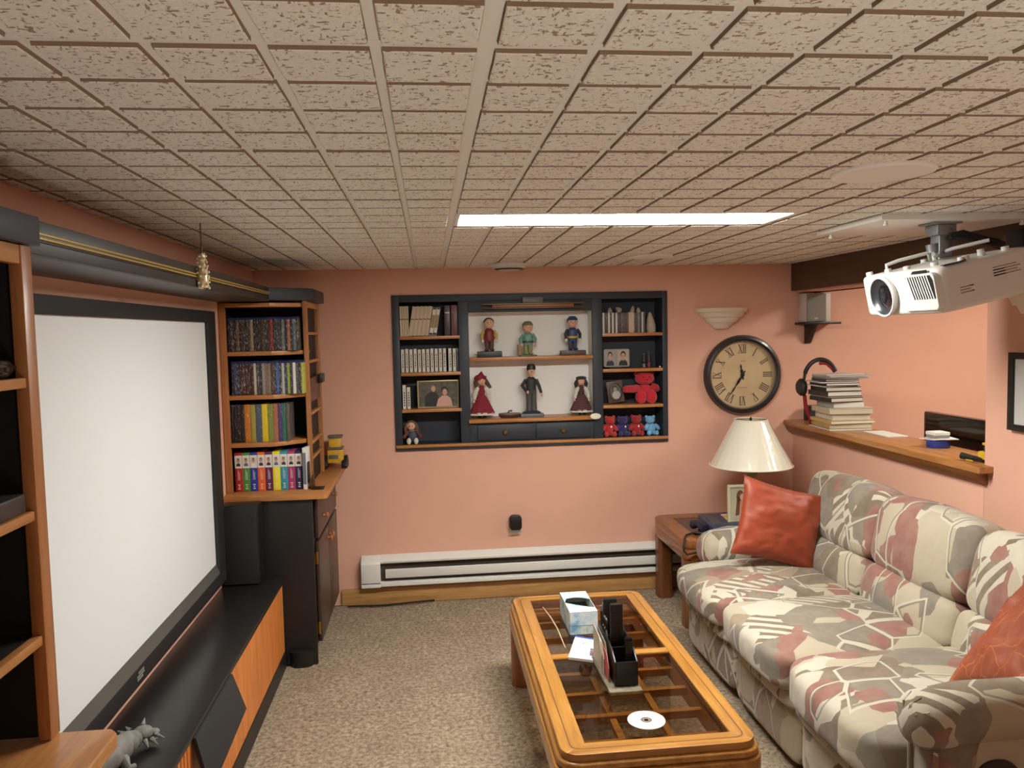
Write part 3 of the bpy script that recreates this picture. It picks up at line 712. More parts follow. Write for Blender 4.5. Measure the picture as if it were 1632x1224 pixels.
# ---------------------------------------------------------------- hanging glass bead ornament
gd = thing('hanging_ornament', 'clear glass bead bottle ornament hanging by a cord in front of the valance', 'ornament', (-0.845, 1.66, 1.81))
GB = M('bead_glass', (214,198,156), 0.12, 0.2); 
a = MB(M('brown_cord', (96,70,44), 0.7)); a.tube([(-0.845,1.66,1.965),(-0.845,1.66,1.93)], 0.004, 6); a.tube([(-0.845,1.66,2.034),(-0.846,1.661,1.99),(-0.845,1.66,1.965)], 0.0022, 6); a.build('cord', gd)
rg = random.Random(5)
a = MB(GB); a.lathe([(0.004,1.93),(0.011,1.925),(0.010,1.90),(0.016,1.872),(0.019,1.84),(0.017,1.815),(0.0,1.81)], (-0.845,1.66,0), 14); a.build('core', gd)
a = MB(M('bead_glass_bright', (240,230,200), 0.08, 0.3))
for i in range(46):
    z = 1.814+0.118*i/46; r = 0.0205 if z < 1.86 else 0.0205-(z-1.86)*0.13; q = i*2.4
    a.ell((-0.845+r*cos(q), 1.66+r*sin(q), z), (0.0042,0.0042,0.0048), 6, 4)
o = a.build('beads', gd); o['kind'] = 'stuff'
# ---------------------------------------------------------------- grey rubber reptile toy on the console
rp = thing('reptile_toy', 'grey rubber reptile toy with a spiky head lying on the black console top', 'toy', (-0.985, 1.13, CZ))
GR = M('grey_rubber', (122,120,114), 0.6, var=0.2, vscale=40, bump=0.4, bscale=120)
a = MB(GR)
path = [(-1.03,1.02,CZ+0.035),(-1.005,1.06,CZ+0.042),(-0.99,1.10,CZ+0.046),(-0.980,1.14,CZ+0.046),(-0.972,1.175,CZ+0.040),(-0.965,1.20,CZ+0.036)]
rad = [0.032,0.040,0.040,0.036,0.030,0.020]
ps_ = []; rr_ = []
for i in range(len(path)-1):
    for k in range(4):
        t = k/4; p = Vector(path[i])*(1-t)+Vector(path[i+1])*t
        ps_.append(p); rr_.append((rad[i]*(1-t)+rad[i+1]*t)*(1.0 if k else 0.86))
a.tube(ps_, rr_, 14); a.build('body', rp)
a = MB(GR); a.ell((-0.955,1.215,CZ+0.040), (0.030,0.026,0.022), 14, 10, Matrix.Rotation(0.5, 3, 'Z')); a.ell((-0.930,1.232,CZ+0.034), (0.018,0.014,0.010), 12, 8); a.ell((-0.935,1.222,CZ+0.020), (0.020,0.013,0.007), 12, 8); a.build('head', rp)
a = MB(GR)
for i, (x, y, z, dx, dy, dz) in enumerate(((-0.92,1.215,0.034,0.03,-0.012,-0.006),(-0.925,1.20,0.028,0.022,-0.016,-0.010),(-0.94,1.19,0.030,0.016,-0.02,-0.012),(-0.99,1.215,0.05,-0.015,0.008,0.01),(-1.0,1.19,0.055,-0.016,0.0,0.01),(-0.96,1.235,0.055,0.0,0.016,0.014))):
    a.tube([(x,y,CZ+z),(x+dx,y+dy,CZ+z+dz)], [0.008,0.001], 7)
a.build('spikes', rp)
for (x0_, y0_, x1_, y1_) in ((-1.02,1.10,-1.055,1.10), (-0.972,1.10,-0.945,1.07)):
    a = MB(GR); a.tube([(x0_,y0_,CZ+0.035),((x0_+x1_)/2,(y0_+y1_)/2,CZ+0.03),(x1_,y1_,CZ+0.014),(x1_+0.01,y1_+0.022,CZ+0.009)], [0.016,0.015,0.012,0.008], 10); a.build('leg', rp)
a = MB(GR); a.tube([(-1.03,1.02,CZ+0.035),(-1.05,0.98,CZ+0.022),(-1.055,0.93,CZ+0.012),(-1.04,0.89,CZ+0.006)], [0.03,0.02,0.011,0.004], 12); a.build('tail', rp)
# ================================================================ built-in display shelves in the back wall
NB = YB+0.155       # back of the side bays
ni = thing('display_shelves', 'slate black built-in display shelves with orange wood edges set into the back wall', 'shelf unit', (0.54, YB, 0.935))
def bx(name, par, mat, *b, bev=0.0015): a = MB(mat); a.box(*b); return a.build(name, par, bev=bev)
FY0, FY1 = YB-0.016, YB+0.012
OX0, OX1, OZ0, OZ1 = -0.305, 1.388, 0.936, 1.876
LX0, LX1, CX0, CX1, RX0, RX1 = -0.263, 0.090, 0.152, 0.915, 0.974, 1.356
bx('stile', ni, SLATE, OX0, LX0, FY0, FY1, OZ0, OZ1); bx('stile', ni, SLATE, RX1, OX1, FY0, FY1, OZ0, OZ1)
bx('stile', ni, SLATE, LX1, CX0, FY0, FY1, 0.972, 1.832); bx('stile', ni, SLATE, CX1, RX0, FY0, FY1, 0.972, 1.832)
bx('top_rail', ni, SLATE, LX0, RX1, FY0, FY1, 1.832, OZ1)
bx('lamp_rail', ni, SLATE, CX0, CX1, FY0, FY1, 1.764, 1.832)
bx('drawer_rail', ni, SLATE, CX0, CX1, FY0+0.004, FY1, 0.972, 1.088)
bx('bottom_rail', ni, SLATE, LX0, RX1, FY0, FY1, OZ0, 0.953)
a = MB(CHERRY); a.box(OX0+0.002, OX1-0.002, FY0-0.010, FY1, 0.953, 0.971); a.build('bottom_trim', ni, bev=0.003)
for (x0, x1) in ((LX0, LX1), (RX0, RX1)):
    a = MB(SLATEIN)
    a.box(x0-0.012, x1+0.012, NB, NB+0.010, 0.955, 1.85)
    a.box(x0-0.012, x0-0.001, FY1, NB, 0.955, 1.85); a.box(x1+0.001, x1+0.012, FY1, NB, 0.955, 1.85)
    a.box(x0-0.012, x1+0.012, FY1, NB, 1.833, 1.85); a.box(x0-0.012, x1+0.012, FY1, NB, 0.955, 0.970)
    a.build('bay_lining', ni)
NC = YB+0.135
DISP = M('display_white_paint', (238,236,230), 0.6)
a = MB(DISP)
a.box(CX0-0.003, CX1+0.003, NC, NC+0.010, 1.09, 1.80); a.box(CX0-0.010, CX0-0.0005, FY1, NC, 1.09, 1.80); a.box(CX1+0.0005, CX1+0.010, FY1, NC, 1.09, 1.80); a.box(CX0-0.003, CX1+0.003, FY1, NC, 1.765, 1.80)
a.build('display_back', ni)
LZ = [1.628, 1.409, 1.187]; RZ = [1.620, 1.399, 1.174]
for z in LZ:
    bx('shelf', ni, CHERRY, LX0+0.001, LX1+0.008, FY0-0.006, NB-0.001, z-0.019, z, bev=0.002)
for z in RZ:
    bx('shelf', ni, CHERRY, RX0+0.001, RX1-0.001, FY0-0.004, NB-0.001, z-0.019, z, bev=0.002)
CZ1, CZ2 = 1.490, 1.115
bx('shelf', ni, CHERRY, CX0+0.001, CX1-0.001, FY0-0.002, NC-0.001, CZ1-0.022, CZ1, bev=0.003)
a = MB(CHERRY); a.prism([(FY0-0.028,CZ2-0.022),(NC-0.001,CZ2-0.022),(NC-0.001,CZ2),(FY0-0.022,CZ2),(FY0-0.028,CZ2-0.006)], 'x', CX0-0.012, CX1+0.028); a.build('ledge', ni, bev=0.002)
BRK = M('aged_brass', (120,100,66), 0.4, 0.8)
for x0, x1, kx in ((0.192, 0.538, 0.360), (0.552, 0.886, 0.718)):
    a = MB(SLATE); a.box(x0, x1, FY0-0.010, FY0+0.003, 0.984, 1.078); d = a.build('drawer', ni, bev=0.004)
    k = MB(BRK); k.lathe([(0.016, 0.0), (0.016, 0.002), (0.006, 0.004), (0.006, -0.0)], (kx, FY0-0.0135, 1.030), 20, ax='y')
    k.lathe([(0.005, -0.012), (0.013, -0.017), (0.014, -0.022), (0.010, -0.027), (0.0, -0.028)], (kx, FY0, 1.030), 20, ax='y'); k.build('knob', d)
# picture lamp
pL = thing('picture_lamp', 'long low picture lamp with a wooden band at the top of the display shelves', 'lamp', (0.54, FY0-0.02, 1.782))
a = MB(BRK); a.box(0.235, 0.850, FY0-0.052, FY0-0.001, 1.806, 1.813); a.box(0.235, 0.850, FY0-0.052, FY0-0.001, 1.783, 1.788); a.build('rails', pL, bev=0.001)
a = MB(WOOD('lamp_wood', (120,70,48), (150,92,64), 'x', 0.4)); a.box(0.295, 0.790, FY0-0.050, FY0-0.010, 1.789, 1.8055); a.build('wood_band', pL, bev=0.002)
a = MB(M('lamp_bracket', (104,100,94), 0.5, 0.4)); a.prism(rbox_poly(0.478, 0.604, 1.8135, 1.850, 0.008), 'y', FY0-0.045, FY0-0.001); a.build('mount', pL, bev=0.002)
# ---------------------------------------------------------------- left bay contents
CRM = M('aged_cream_cover', (196,180,152), 0.7, var=0.06, vscale=8)
fy = YB-0.008
def book(name, label, x, w_, z, h_, mat, tilt=0.0, dep=0.12, group=None, cat='book', pages=True, y=None, band=None):
    y = fy if y is None else y
    t = thing(name, label, cat, (x+(w_/2), y, z), group)
    a = MB(mat); a.box(x, x+w_, y, y+dep, z+0.0005, z+h_); a.build('cover', t, bev=min(0.0015, w_/5))
    if pages: a = MB(M('page_edges', (206,196,176), 0.8)); a.box(x+w_*0.18, x+w_*0.82, y+0.004, y+dep-0.003, z+h_, z+h_+0.0006); a.build('pages', t)
    for b in (band or []):
        q = MB(b[0]); q.box(x+w_*0.08, x+w_*0.92, y-0.0008, y-0.0001, z+h_*b[1], z+h_*b[2]); q.build('spine_label', t)
    t.rotation_euler = (0, tilt, 0); return t
g = 'large cream volumes on the top left display shelf'
BR = M('brown_print', (120,96,70), 0.6)
for i in range(4):
    book('tall_volume', 'thin cream volume standing upright, %s from the left on the top left display shelf' % ORD[i], -0.2595+i*0.0135, 0.0125, LZ[0], 0.182, CRM, group=g, band=[(BR, 0.55, 0.59)], pages=False)
tl = radians(10)
for i in range(5):
    wv = 0.0235
    book('leaning_volume', 'leaning cream volume, %s of the leaning row on the top left display shelf' % ORD[i], -0.212+i*0.0243, wv, LZ[0], 0.180, CRM, tilt=tl, group=g, band=[(BR, 0.55, 0.585)], pages=False).location.z += 0.0022
GD = M('dull_gold_spine', (150,122,76), 0.5)
for i in range(2):
    book('leaning_album', ('white spined tape case leaning beside the leaning cream volumes', 'gold lettered white tape case leaning against the dark album')[i], -0.088+i*0.023, 0.0215, LZ[0], 0.170, M('tape_white', (214,206,188), 0.5), tilt=tl, dep=0.10, cat='tape', band=[(GD, 0.28, 0.74), (BLK, 0.02, 0.10), (BLK, 0.94, 0.99)], pages=False).location.z += 0.0022
book('photo_album', 'dark grey album with shiny studs on the top left display shelf', 0.008, 0.034, LZ[0], 0.182, M('album_grey', (70,60,62), 0.35), band=[(STEEL, 0.74, 0.78)])
book('photo_album', 'dark red album at the right end of the top left display shelf', 0.048, 0.038, LZ[0], 0.182, M('album_red', (104,60,58), 0.4), band=[(M('album_band',(132,92,84),0.5), 0.74, 0.78)])
# thirteen white tapes
TW = SPINE('tape_spine', 0.50, 0.80, sc=(90, 90, 120))
VW = M('tape_label_white', (206,202,186), 0.5); VB = M('tape_side_black', (34,33,33), 0.5)
LET = M('tape_lettering', (96,90,80), 0.6)
rt = random.Random(11)
xs = [-0.249+0.0252*i for i in range(11)]+[0.036, 0.062]
for i, x in enumerate(xs):
    t = thing('video_tape', 'white spined video tape, %s on the second left shelf' % ((ORD[i]+' from the left') if i < 11 else ('standing apart, second from the right end,','rightmost')[i-11]), 'video tape', (x, YB+0.02, LZ[1]), 'white video tapes on the second left display shelf')
    hh = 0.143+rt.uniform(-0.003, 0.003); dy = rt.uniform(-0.006, 0.006)
    a = MB(VB); a.box(x-0.0105, x+0.0105, YB+0.010+dy, YB+0.11+dy, LZ[1]+0.0005, LZ[1]+hh); a.build('case', t, bev=0.001)
    a = MB(VW); a.box(x-0.0092, x+0.0092, YB+0.0085+dy, YB+0.0098+dy, LZ[1]+0.002, LZ[1]+hh-0.002); s = a.build('spine_label', t)
    a = MB(LET)
    zc = LZ[1]+0.03
    while zc < LZ[1]+hh-0.03:
        l = rt.uniform(0.004, 0.012); a.box(x-0.003, x+0.003, YB+0.0078+dy, YB+0.0084+dy, zc, zc+l); zc += l+rt.uniform(0.003, 0.006)
    a.build('lettering', s)
cb = MB(M('loose_clear_case', (120,122,122), 0.3)); cb.box(0.076, 0.089, YB+0.03, YB+0.12, LZ[1]+0.09, LZ[1]+0.142)
cb.box(0.076, 0.089, YB+0.03, YB+0.12, LZ[1]+0.0005, LZ[1]+0.0895); tag(cb.build('grey_case', bev=0.001), 'grey translucent case at the right end beyond the white video tapes', 'case')
for i, (x, hh, tw) in enumerate(((-0.246, 0.150, 'taller white video tape at the left end of the third left display shelf'), (-0.220, 0.136, 'shorter white video tape left of the gold framed couple photo'))):
    t = thing('video_tape', tw, 'video tape', (x, YB+0.02, LZ[2]))
    a = MB(VB); a.box(x-0.011, x+0.011, YB+0.01, YB+0.11, LZ[2]+0.0005, LZ[2]+hh); a.build('case', t, bev=0.001)
    a = MB(VW); a.box(x-0.0098, x+0.0098, YB+0.0085, YB+0.0098, LZ[2]+0.002, LZ[2]+hh-0.002); s = a.build('spine_label', t)
    a = MB(LET); [a.box(x-0.004, x+0.004, YB+0.0078, YB+0.0084, LZ[2]+0.02+0.015*k, LZ[2]+0.03+0.015*k) for k in range(6)]; a.build('lettering', s)
# framed couple
pf = thing('framed_photo', 'gold framed photograph of a couple on the third left display shelf', 'picture frame', (-0.042, YB+0.04, LZ[2]))
GOLDF = M('gilt_frame', (176,160,112), 0.35, 0.6)
a = MB(GOLDF); a.m = GOLDF
fx0, fx1, fz0, fz1 = -0.168, 0.084, LZ[2]+0.001, LZ[2]+0.170
ring_prism(a, [(fx0,fz0),(fx1,fz0),(fx1,fz1),(fx0,fz1)], [(fx0+0.008,fz0+0.008),(fx1-0.008,fz0+0.008),(fx1-0.008,fz1-0.008),(fx0+0.008,fz1-0.008)], 'y', YB+0.030, YB+0.042)
a.build('frame', pf, bev=0.0015)
a = MB(M('photo_garden', (84,82,66), 0.5, var=0.4, vscale=30)); a.box(fx0+0.008, fx1-0.008, YB+0.036, YB+0.041, fz0+0.008, fz1-0.008); a.build('photograph', pf)
a = MB(); y = YB+0.0355
a.m = M('print_black_suit', (42,40,44), 0.6); a.add([(-0.125,y,fz0+0.009),(-0.040,y,fz0+0.009),(-0.040,y,fz0+0.075),(-0.06,y,fz0+0.098),(-0.09,y,fz0+0.098),(-0.122,y,fz0+0.075)], [(0,1,2,3,4,5)])
a.m = M('print_grey_hair', (120,108,92), 0.6); disc2(a, -0.072, fz0+0.122, 0.016, 0.019, y-0.0003)
a.m = PRT_SKIN; disc2(a, -0.070, fz0+0.117, 0.013, 0.017, y-0.0006)
a.m = M('print_pink_dress', (206,160,146), 0.6); a.add([(-0.055,y-0.0006,fz0+0.009),(0.045,y-0.0006,fz0+0.009),(0.036,y-0.0006,fz0+0.055),(0.012,y-0.0006,fz0+0.075),(-0.016,y-0.0006,fz0+0.075),(-0.042,y-0.0006,fz0+0.055)], [(0,1,2,3,4,5)])
a.m = PRT_HAIR; disc2(a, -0.002, fz0+0.106, 0.021, 0.025, y-0.0009)
a.m = PRT_SKIN; disc2(a, -0.001, fz0+0.096, 0.015, 0.020, y-0.0012)
a.build('printed_couple', pf, smooth=0)
# ---------------------------------------------------------------- dolls and figurines
def eyes(mb, c, R, s, dx=0.32, dz=0.12):
    mb.m = BLK
    for sg in (-1, 1):
        a_ = sg*dx; mb.ell((c[0]+R*sin(a_)*0.97, c[1]-R*cos(a_)*0.97, c[2]+R*dz), (s, s*0.6, s*1.2), 8, 6)
SHIRT = M('doll_blouse', (206,200,188), 0.8)
def doll(name, label, x, y, z, h, dress, hair, hat, band=None):
    t = thing(name, label, 'doll', (x, y, z)); u = h/0.28
    a = MB(BLK); a.ell((x-0.016*u, y-0.012*u, z+0.009*u), (0.011*u, 0.02*u, 0.009*u)); a.ell((x+0.016*u, y-0.012*u, z+0.009*u), (0.011*u, 0.02*u, 0.009*u)); a.build('shoes', t)
    a = MB(M('doll_stocking', (170,150,130), 0.8)); a.cyl((x-0.016*u,y,z+0.015*u), (x-0.014*u,y,z+0.06*u), 0.008*u); a.cyl((x+0.016*u,y,z+0.015*u), (x+0.014*u,y,z+0.06*u), 0.008*u); a.build('legs', t)
    a = MB(dress)
    def skirt(uu, v):
        an = 2*pi*uu; r = (0.058*(1-v)**0.8+0.018)*u*(1+0.07*(1-v)*sin(9*an)); return (x+r*cos(an), y+r*0.62*sin(an), z+(0.030+0.115*v)*u)
    a.grid(skirt, 36, 8, True); a.lathe([(0.018*u, z+0.145*u), (0.022*u, z+0.165*u), (0.021*u, z+0.185*u), (0.009*u, z+0.20*u)], (x, y, 0), 16, sy=0.7); a.build('dress', t)
    a = MB(SHIRT)
    def trim(uu, v):
        an = 2*pi*uu; r = (0.0785-0.006*v)*u*(1+0.07*sin(9*an)); return (x+r*cos(an)*1.01, y+r*0.63*sin(an), z+(0.020+0.016*v)*u)
    a.grid(trim, 36, 3, True); a.build('hem_trim', t)
    for sg in (-1, 1):
        a = MB(SHIRT); a.tube([(x+sg*0.020*u,y,z+0.188*u),(x+sg*0.040*u,y-0.008*u,z+0.155*u),(x+sg*0.048*u,y-0.012*u,z+0.115*u)], [0.012*u,0.015*u,0.011*u], 10); arm = a.build('arm', t)
        a = MB(SKIN); a.ell((x+sg*0.049*u, y-0.013*u, z+0.104*u), (0.007*u, 0.006*u, 0.011*u), 10, 8); a.build('hand', arm)
    hc = (x, y-0.002*u, z+0.228*u); R = 0.026*u
    a = MB(SKIN); a.ell(hc, (R*0.92, R*0.9, R*1.05), 18, 12); a.ell((hc[0], hc[1]-R*0.9, hc[2]-R*0.08), (R*0.1, R*0.12, R*0.12), 8, 6); eyes(a, hc, R, R*0.10)
    a.m = M('doll_lips', (176,80,76), 0.5); a.ell((hc[0], hc[1]-R*0.84, hc[2]-R*0.42), (R*0.18, R*0.08, R*0.06), 8, 6); a.build('head', t)
    a = MB(hair); a.ell((hc[0], hc[1]+R*0.35, hc[2]+R*0.15), (R*1.12, R*0.92, R*1.08), 16, 10)
    for sg in (-1, 1):
        a.tube([(hc[0]+sg*R*0.9, hc[1]+R*0.2, hc[2]+R*0.3), (hc[0]+sg*R*1.35, hc[1]+R*0.25, hc[2]-R*0.6), (hc[0]+sg*R*(2.2 if (sg > 0 and band) else 1.25), hc[1]+R*0.2, hc[2]-R*1.7)], [R*0.5, R*0.55, R*0.3], 10)
    a.build('hair', t)
    return t, hc, R
CRIM = M('crimson_cloth', (126,30,44), 0.85, var=0.15, vscale=60)
t, hc, R = doll('doll', 'doll in a crimson dress and crimson hood with long brown hair on the display ledge', 0.226, YB+0.045, CZ2, 0.282, CRIM, M('brown_hair', (84,62,46), 0.7), None, band=True)
a = MB(CRIM)
a.ell((hc[0]-R*0.25, hc[1]+R*0.25, hc[2]+R*0.62), (R*1.5, R*1.1, R*0.92), 18, 10); a.tube([(hc[0]-R*0.1, hc[1]+R*0.2, hc[2]+R*1.1), (hc[0]+R*0.05, hc[1], hc[2]+R*2.25)], [R*0.95, R*0.08], 12)
a.ell((hc[0]+R*0.5, hc[1]-R*0.35, hc[2]+R*0.85), (R*0.9, R*0.5, R*0.16), 14, 8, Matrix.Rotation(-0.35, 3, 'Y')); a.build('hood', t)
def plaid():
    m, nt, b = _new('plaid_cloth'); v = _coord(nt)
    w1 = _n(nt, 'ShaderNodeTexWave', bands_direction='Z'); w1.inputs['Scale'].default_value = 26; nt.links.new(v, w1.inputs[0])
    w2 = _n(nt, 'ShaderNodeTexWave', bands_direction='X'); w2.inputs['Scale'].default_value = 26; nt.links.new(v, w2.inputs[0])
    a = _ramp(nt, w1.outputs['Fac'], [(0.4, lin((66,44,46))), (0.6, lin((112,54,54)))]); k = _ramp(nt, w2.outputs['Fac'], [(0.6, (0,0,0,1)), (0.8, (0.5,0.5,0.5,1))])
    nt.links.new(_mix(nt, k, a, lin((52,60,60))), b.inputs['Base Color']); b.inputs['Roughness'].default_value = 0.9; return m
t, hc, R = doll('doll', 'doll in a plaid dress and dark beret at the right of the display ledge', 0.850, YB+0.045, CZ2, 0.258, plaid(), M('black_hair', (44,38,36), 0.7), None)
a = MB(M('dark_beret', (62,54,56), 0.9)); a.ell((hc[0], hc[1]+R*0.1, hc[2]+R*0.85), (R*1.45, R*1.2, R*0.52), 18, 10); a.build('beret', t)
a = MB(BLK); a.lathe([(0.0205*0.83,1.238),(0.0225*0.83,1.248),(0.0205*0.83,1.254)], (0.850,YB+0.045,0), 16, sy=0.75, cap=False); a.build('sash', t)
# small doll in the bottom left bay
ZB = 0.9715
t = thing('small_doll', 'small seated doll with long brown hair and white shoes in the bottom left bay', 'doll', (-0.205, YB+0.045, ZB))
DEN = M('denim', (82,84,100), 0.85); RED_SL = M('red_brown_sleeve', (104,58,52), 0.85)
a = MB(DEN); a.ell((-0.205, YB+0.055, ZB+0.045), (0.028, 0.022, 0.042), 16, 10); a.build('body', t)
for sg in (-1, 1):
    a = MB(DEN); a.tube([(-0.205+sg*0.016,YB+0.05,ZB+0.022),(-0.205+sg*0.020,YB+0.015,ZB+0.026)], [0.014,0.011], 10); lg_ = a.build('leg', t)
    a = MB(M('doll_shoe_white', (214,208,186), 0.6)); a.ell((-0.205+sg*0.022, YB-0.002, ZB+0.021), (0.014, 0.010, 0.021), 12, 8); a.build('shoe', lg_)
    a = MB(RED_SL); a.tube([(-0.205+sg*0.026,YB+0.05,ZB+0.075),(-0.205+sg*0.045,YB+0.035,ZB+0.05),(-0.205+sg*0.054,YB+0.02,ZB+0.036)], [0.011,0.012,0.009], 10); a.build('arm', t)
hc = (-0.212, YB+0.045, ZB+0.108); R = 0.027
a = MB(SKIN); a.ell(hc, (R, R*0.9, R)); a.ell((hc[0], hc[1]-R*0.88, hc[2]-R*0.1), (R*0.12, R*0.12, R*0.1), 8, 6); eyes(a, hc, R, R*0.12); a.build('head', t)
a = MB(M('light_brown_hair', (110,82,58), 0.8)); a.ell((hc[0], hc[1]+R*0.35, hc[2]+R*0.25), (R*1.2, R*0.95, R*1.1))
for sg in (-1, 1): a.tube([(hc[0]+sg*R*0.85, hc[1], hc[2]+R*0.7), (hc[0]+sg*R*1.25, hc[1], hc[2]-R*0.4), (hc[0]+sg*R*1.3, hc[1]+R*0.1, hc[2]-R*1.8)], [R*0.4, R*0.45, R*0.25], 10)
a.build('hair', t)
a = MB(M('lace_collar', (120,116,112), 0.8)); a.lathe([(0.012, ZB+0.088), (0.026, ZB+0.080), (0.026, ZB+0.077)], (-0.208, YB+0.048, 0), 18, sy=0.8); a.build('collar', t)
# plain painted figurines (generic stand-ins) on the upper display shelf
def peg(name, label, x, y, z, base, baseh, basew, legs, torso, arms, skin, hair, H_, cap=None, belt=None, hands=None):
    t = thing(name, label, 'figurine', (x, y, z), 'painted figurines on the upper display shelf'); z0 = z
    if base: a = MB(base); a.box(x-basew/2, x+basew/2, y-0.036, y+0.036, z, z+baseh); a.build('plinth', t, bev=0.003); z0 = z+baseh
    u = (H_-baseh)/0.21
    for sg in (-1, 1):
        a = MB(legs); a.tube([(x+sg*0.013*u,y,z0+0.008*u),(x+sg*0.014*u,y,z0+0.06*u)], [0.012*u,0.014*u], 12); a.ell((x+sg*0.016*u,y-0.010*u,z0+0.008*u),(0.014*u,0.022*u,0.009*u),12,8); a.build('leg', t)
    a = MB(torso); a.lathe([(0.024*u,z0+0.055*u),(0.032*u,z0+0.075*u),(0.028*u,z0+0.10*u),(0.030*u,z0+0.12*u),(0.012*u,z0+0.135*u)], (x,y,0), 20, sy=0.75); a.build('torso', t)
    for sg in (-1, 1):
        a = MB(arms); a.tube([(x+sg*0.028*u,y,z0+0.122*u),(x+sg*0.043*u,y-0.006*u,z0+0.095*u),(x+sg*0.041*u,y-0.016*u,z0+0.068*u)], [0.010*u,0.010*u,0.008*u], 10); ar = a.build('arm', t)
        a = MB(hands or skin); a.ell((x+sg*0.041*u,y-0.018*u,z0+0.060*u),(0.009*u,0.008*u,0.011*u),10,8); a.build('hand', ar)
    hc = (x, y-0.003*u, z0+0.163*u); R = 0.031*u
    a = MB(skin); a.ell(hc, (R*0.95, R*0.92, R)); eyes(a, hc, R, R*0.09); a.ell((hc[0],hc[1]-R*0.9,hc[2]-R*0.12),(R*0.1,R*0.1,R*0.09),8,6); a.build('head', t)
    a = MB(hair); a.ell((hc[0],hc[1]+R*0.22,hc[2]+R*0.28),(R*1.02,R*0.92,R*0.85)); a.build('hair', t)
    if cap: a = MB(cap); a.lathe([(R*1.08,hc[2]+R*0.42),(R*1.0,hc[2]+R*0.75),(R*0.6,hc[2]+R*1.15),(0,hc[2]+R*1.25)], (hc[0],hc[1]+R*0.1,0), 18); a.build('cap', t)
    if belt: a = MB(belt); a.lathe([(0.0335*u,z0+0.072*u),(0.0335*u,z0+0.084*u)], (x,y,0), 20, sy=0.76, cap=False); a.build('belt', t)
    return t
C = lambda n, c, r=0.45: M(n, c, r)
peg('figurine', 'painted child figurine in yellow and red on a black plinth, upper display shelf', 0.280, YB+0.045, CZ1, C('plinth_black',(50,50,54)), 0.036, 0.150, C('fig_brown',(86,58,50)), C('fig_red',(124,40,44)), C('fig_yellow',(190,160,84)), SKIN, C('fig_hair',(48,42,42)), 0.256, belt=C('fig_red',(124,40,44)), hands=C('fig_glove',(212,204,188)))
peg('figurine', 'painted figurine in a teal shirt and khaki trousers, middle of the upper display shelf', 0.520, YB+0.045, CZ1, C('fig_earth',(92,96,72)), 0.008, 0.105, C('fig_khaki',(140,142,92)), C('fig_teal',(104,150,136)), C('fig_teal',(104,150,136)), SKIN, C('fig_olive',(118,116,92)), 0.226, cap=C('fig_olive',(118,116,92)), belt=C('fig_belt',(70,56,44)))
a = MB(C('fig_log', (150,124,90))); a.cyl((0.466,YB+0.03,CZ1+0.009), (0.464,YB+0.03,CZ1+0.075), 0.014, n=12); tag(a.build('toy_post'), 'small tan post standing beside the teal shirted figurine', 'ornament')
peg('figurine', 'painted figurine in dark blue coat and cap on a brown plinth, upper display shelf', 0.800, YB+0.045, CZ1, C('plinth_brown',(84,70,66)), 0.030, 0.155, C('fig_navy',(46,58,84)), C('fig_blue',(52,70,108)), C('fig_coat',(40,40,52)), SKIN, C('fig_cap_blue',(44,72,110)), 0.252, hands=C('fig_glove',(212,204,188)), cap=C('fig_cap_blue',(44,72,110)), belt=C('fig_gold',(196,160,60)))
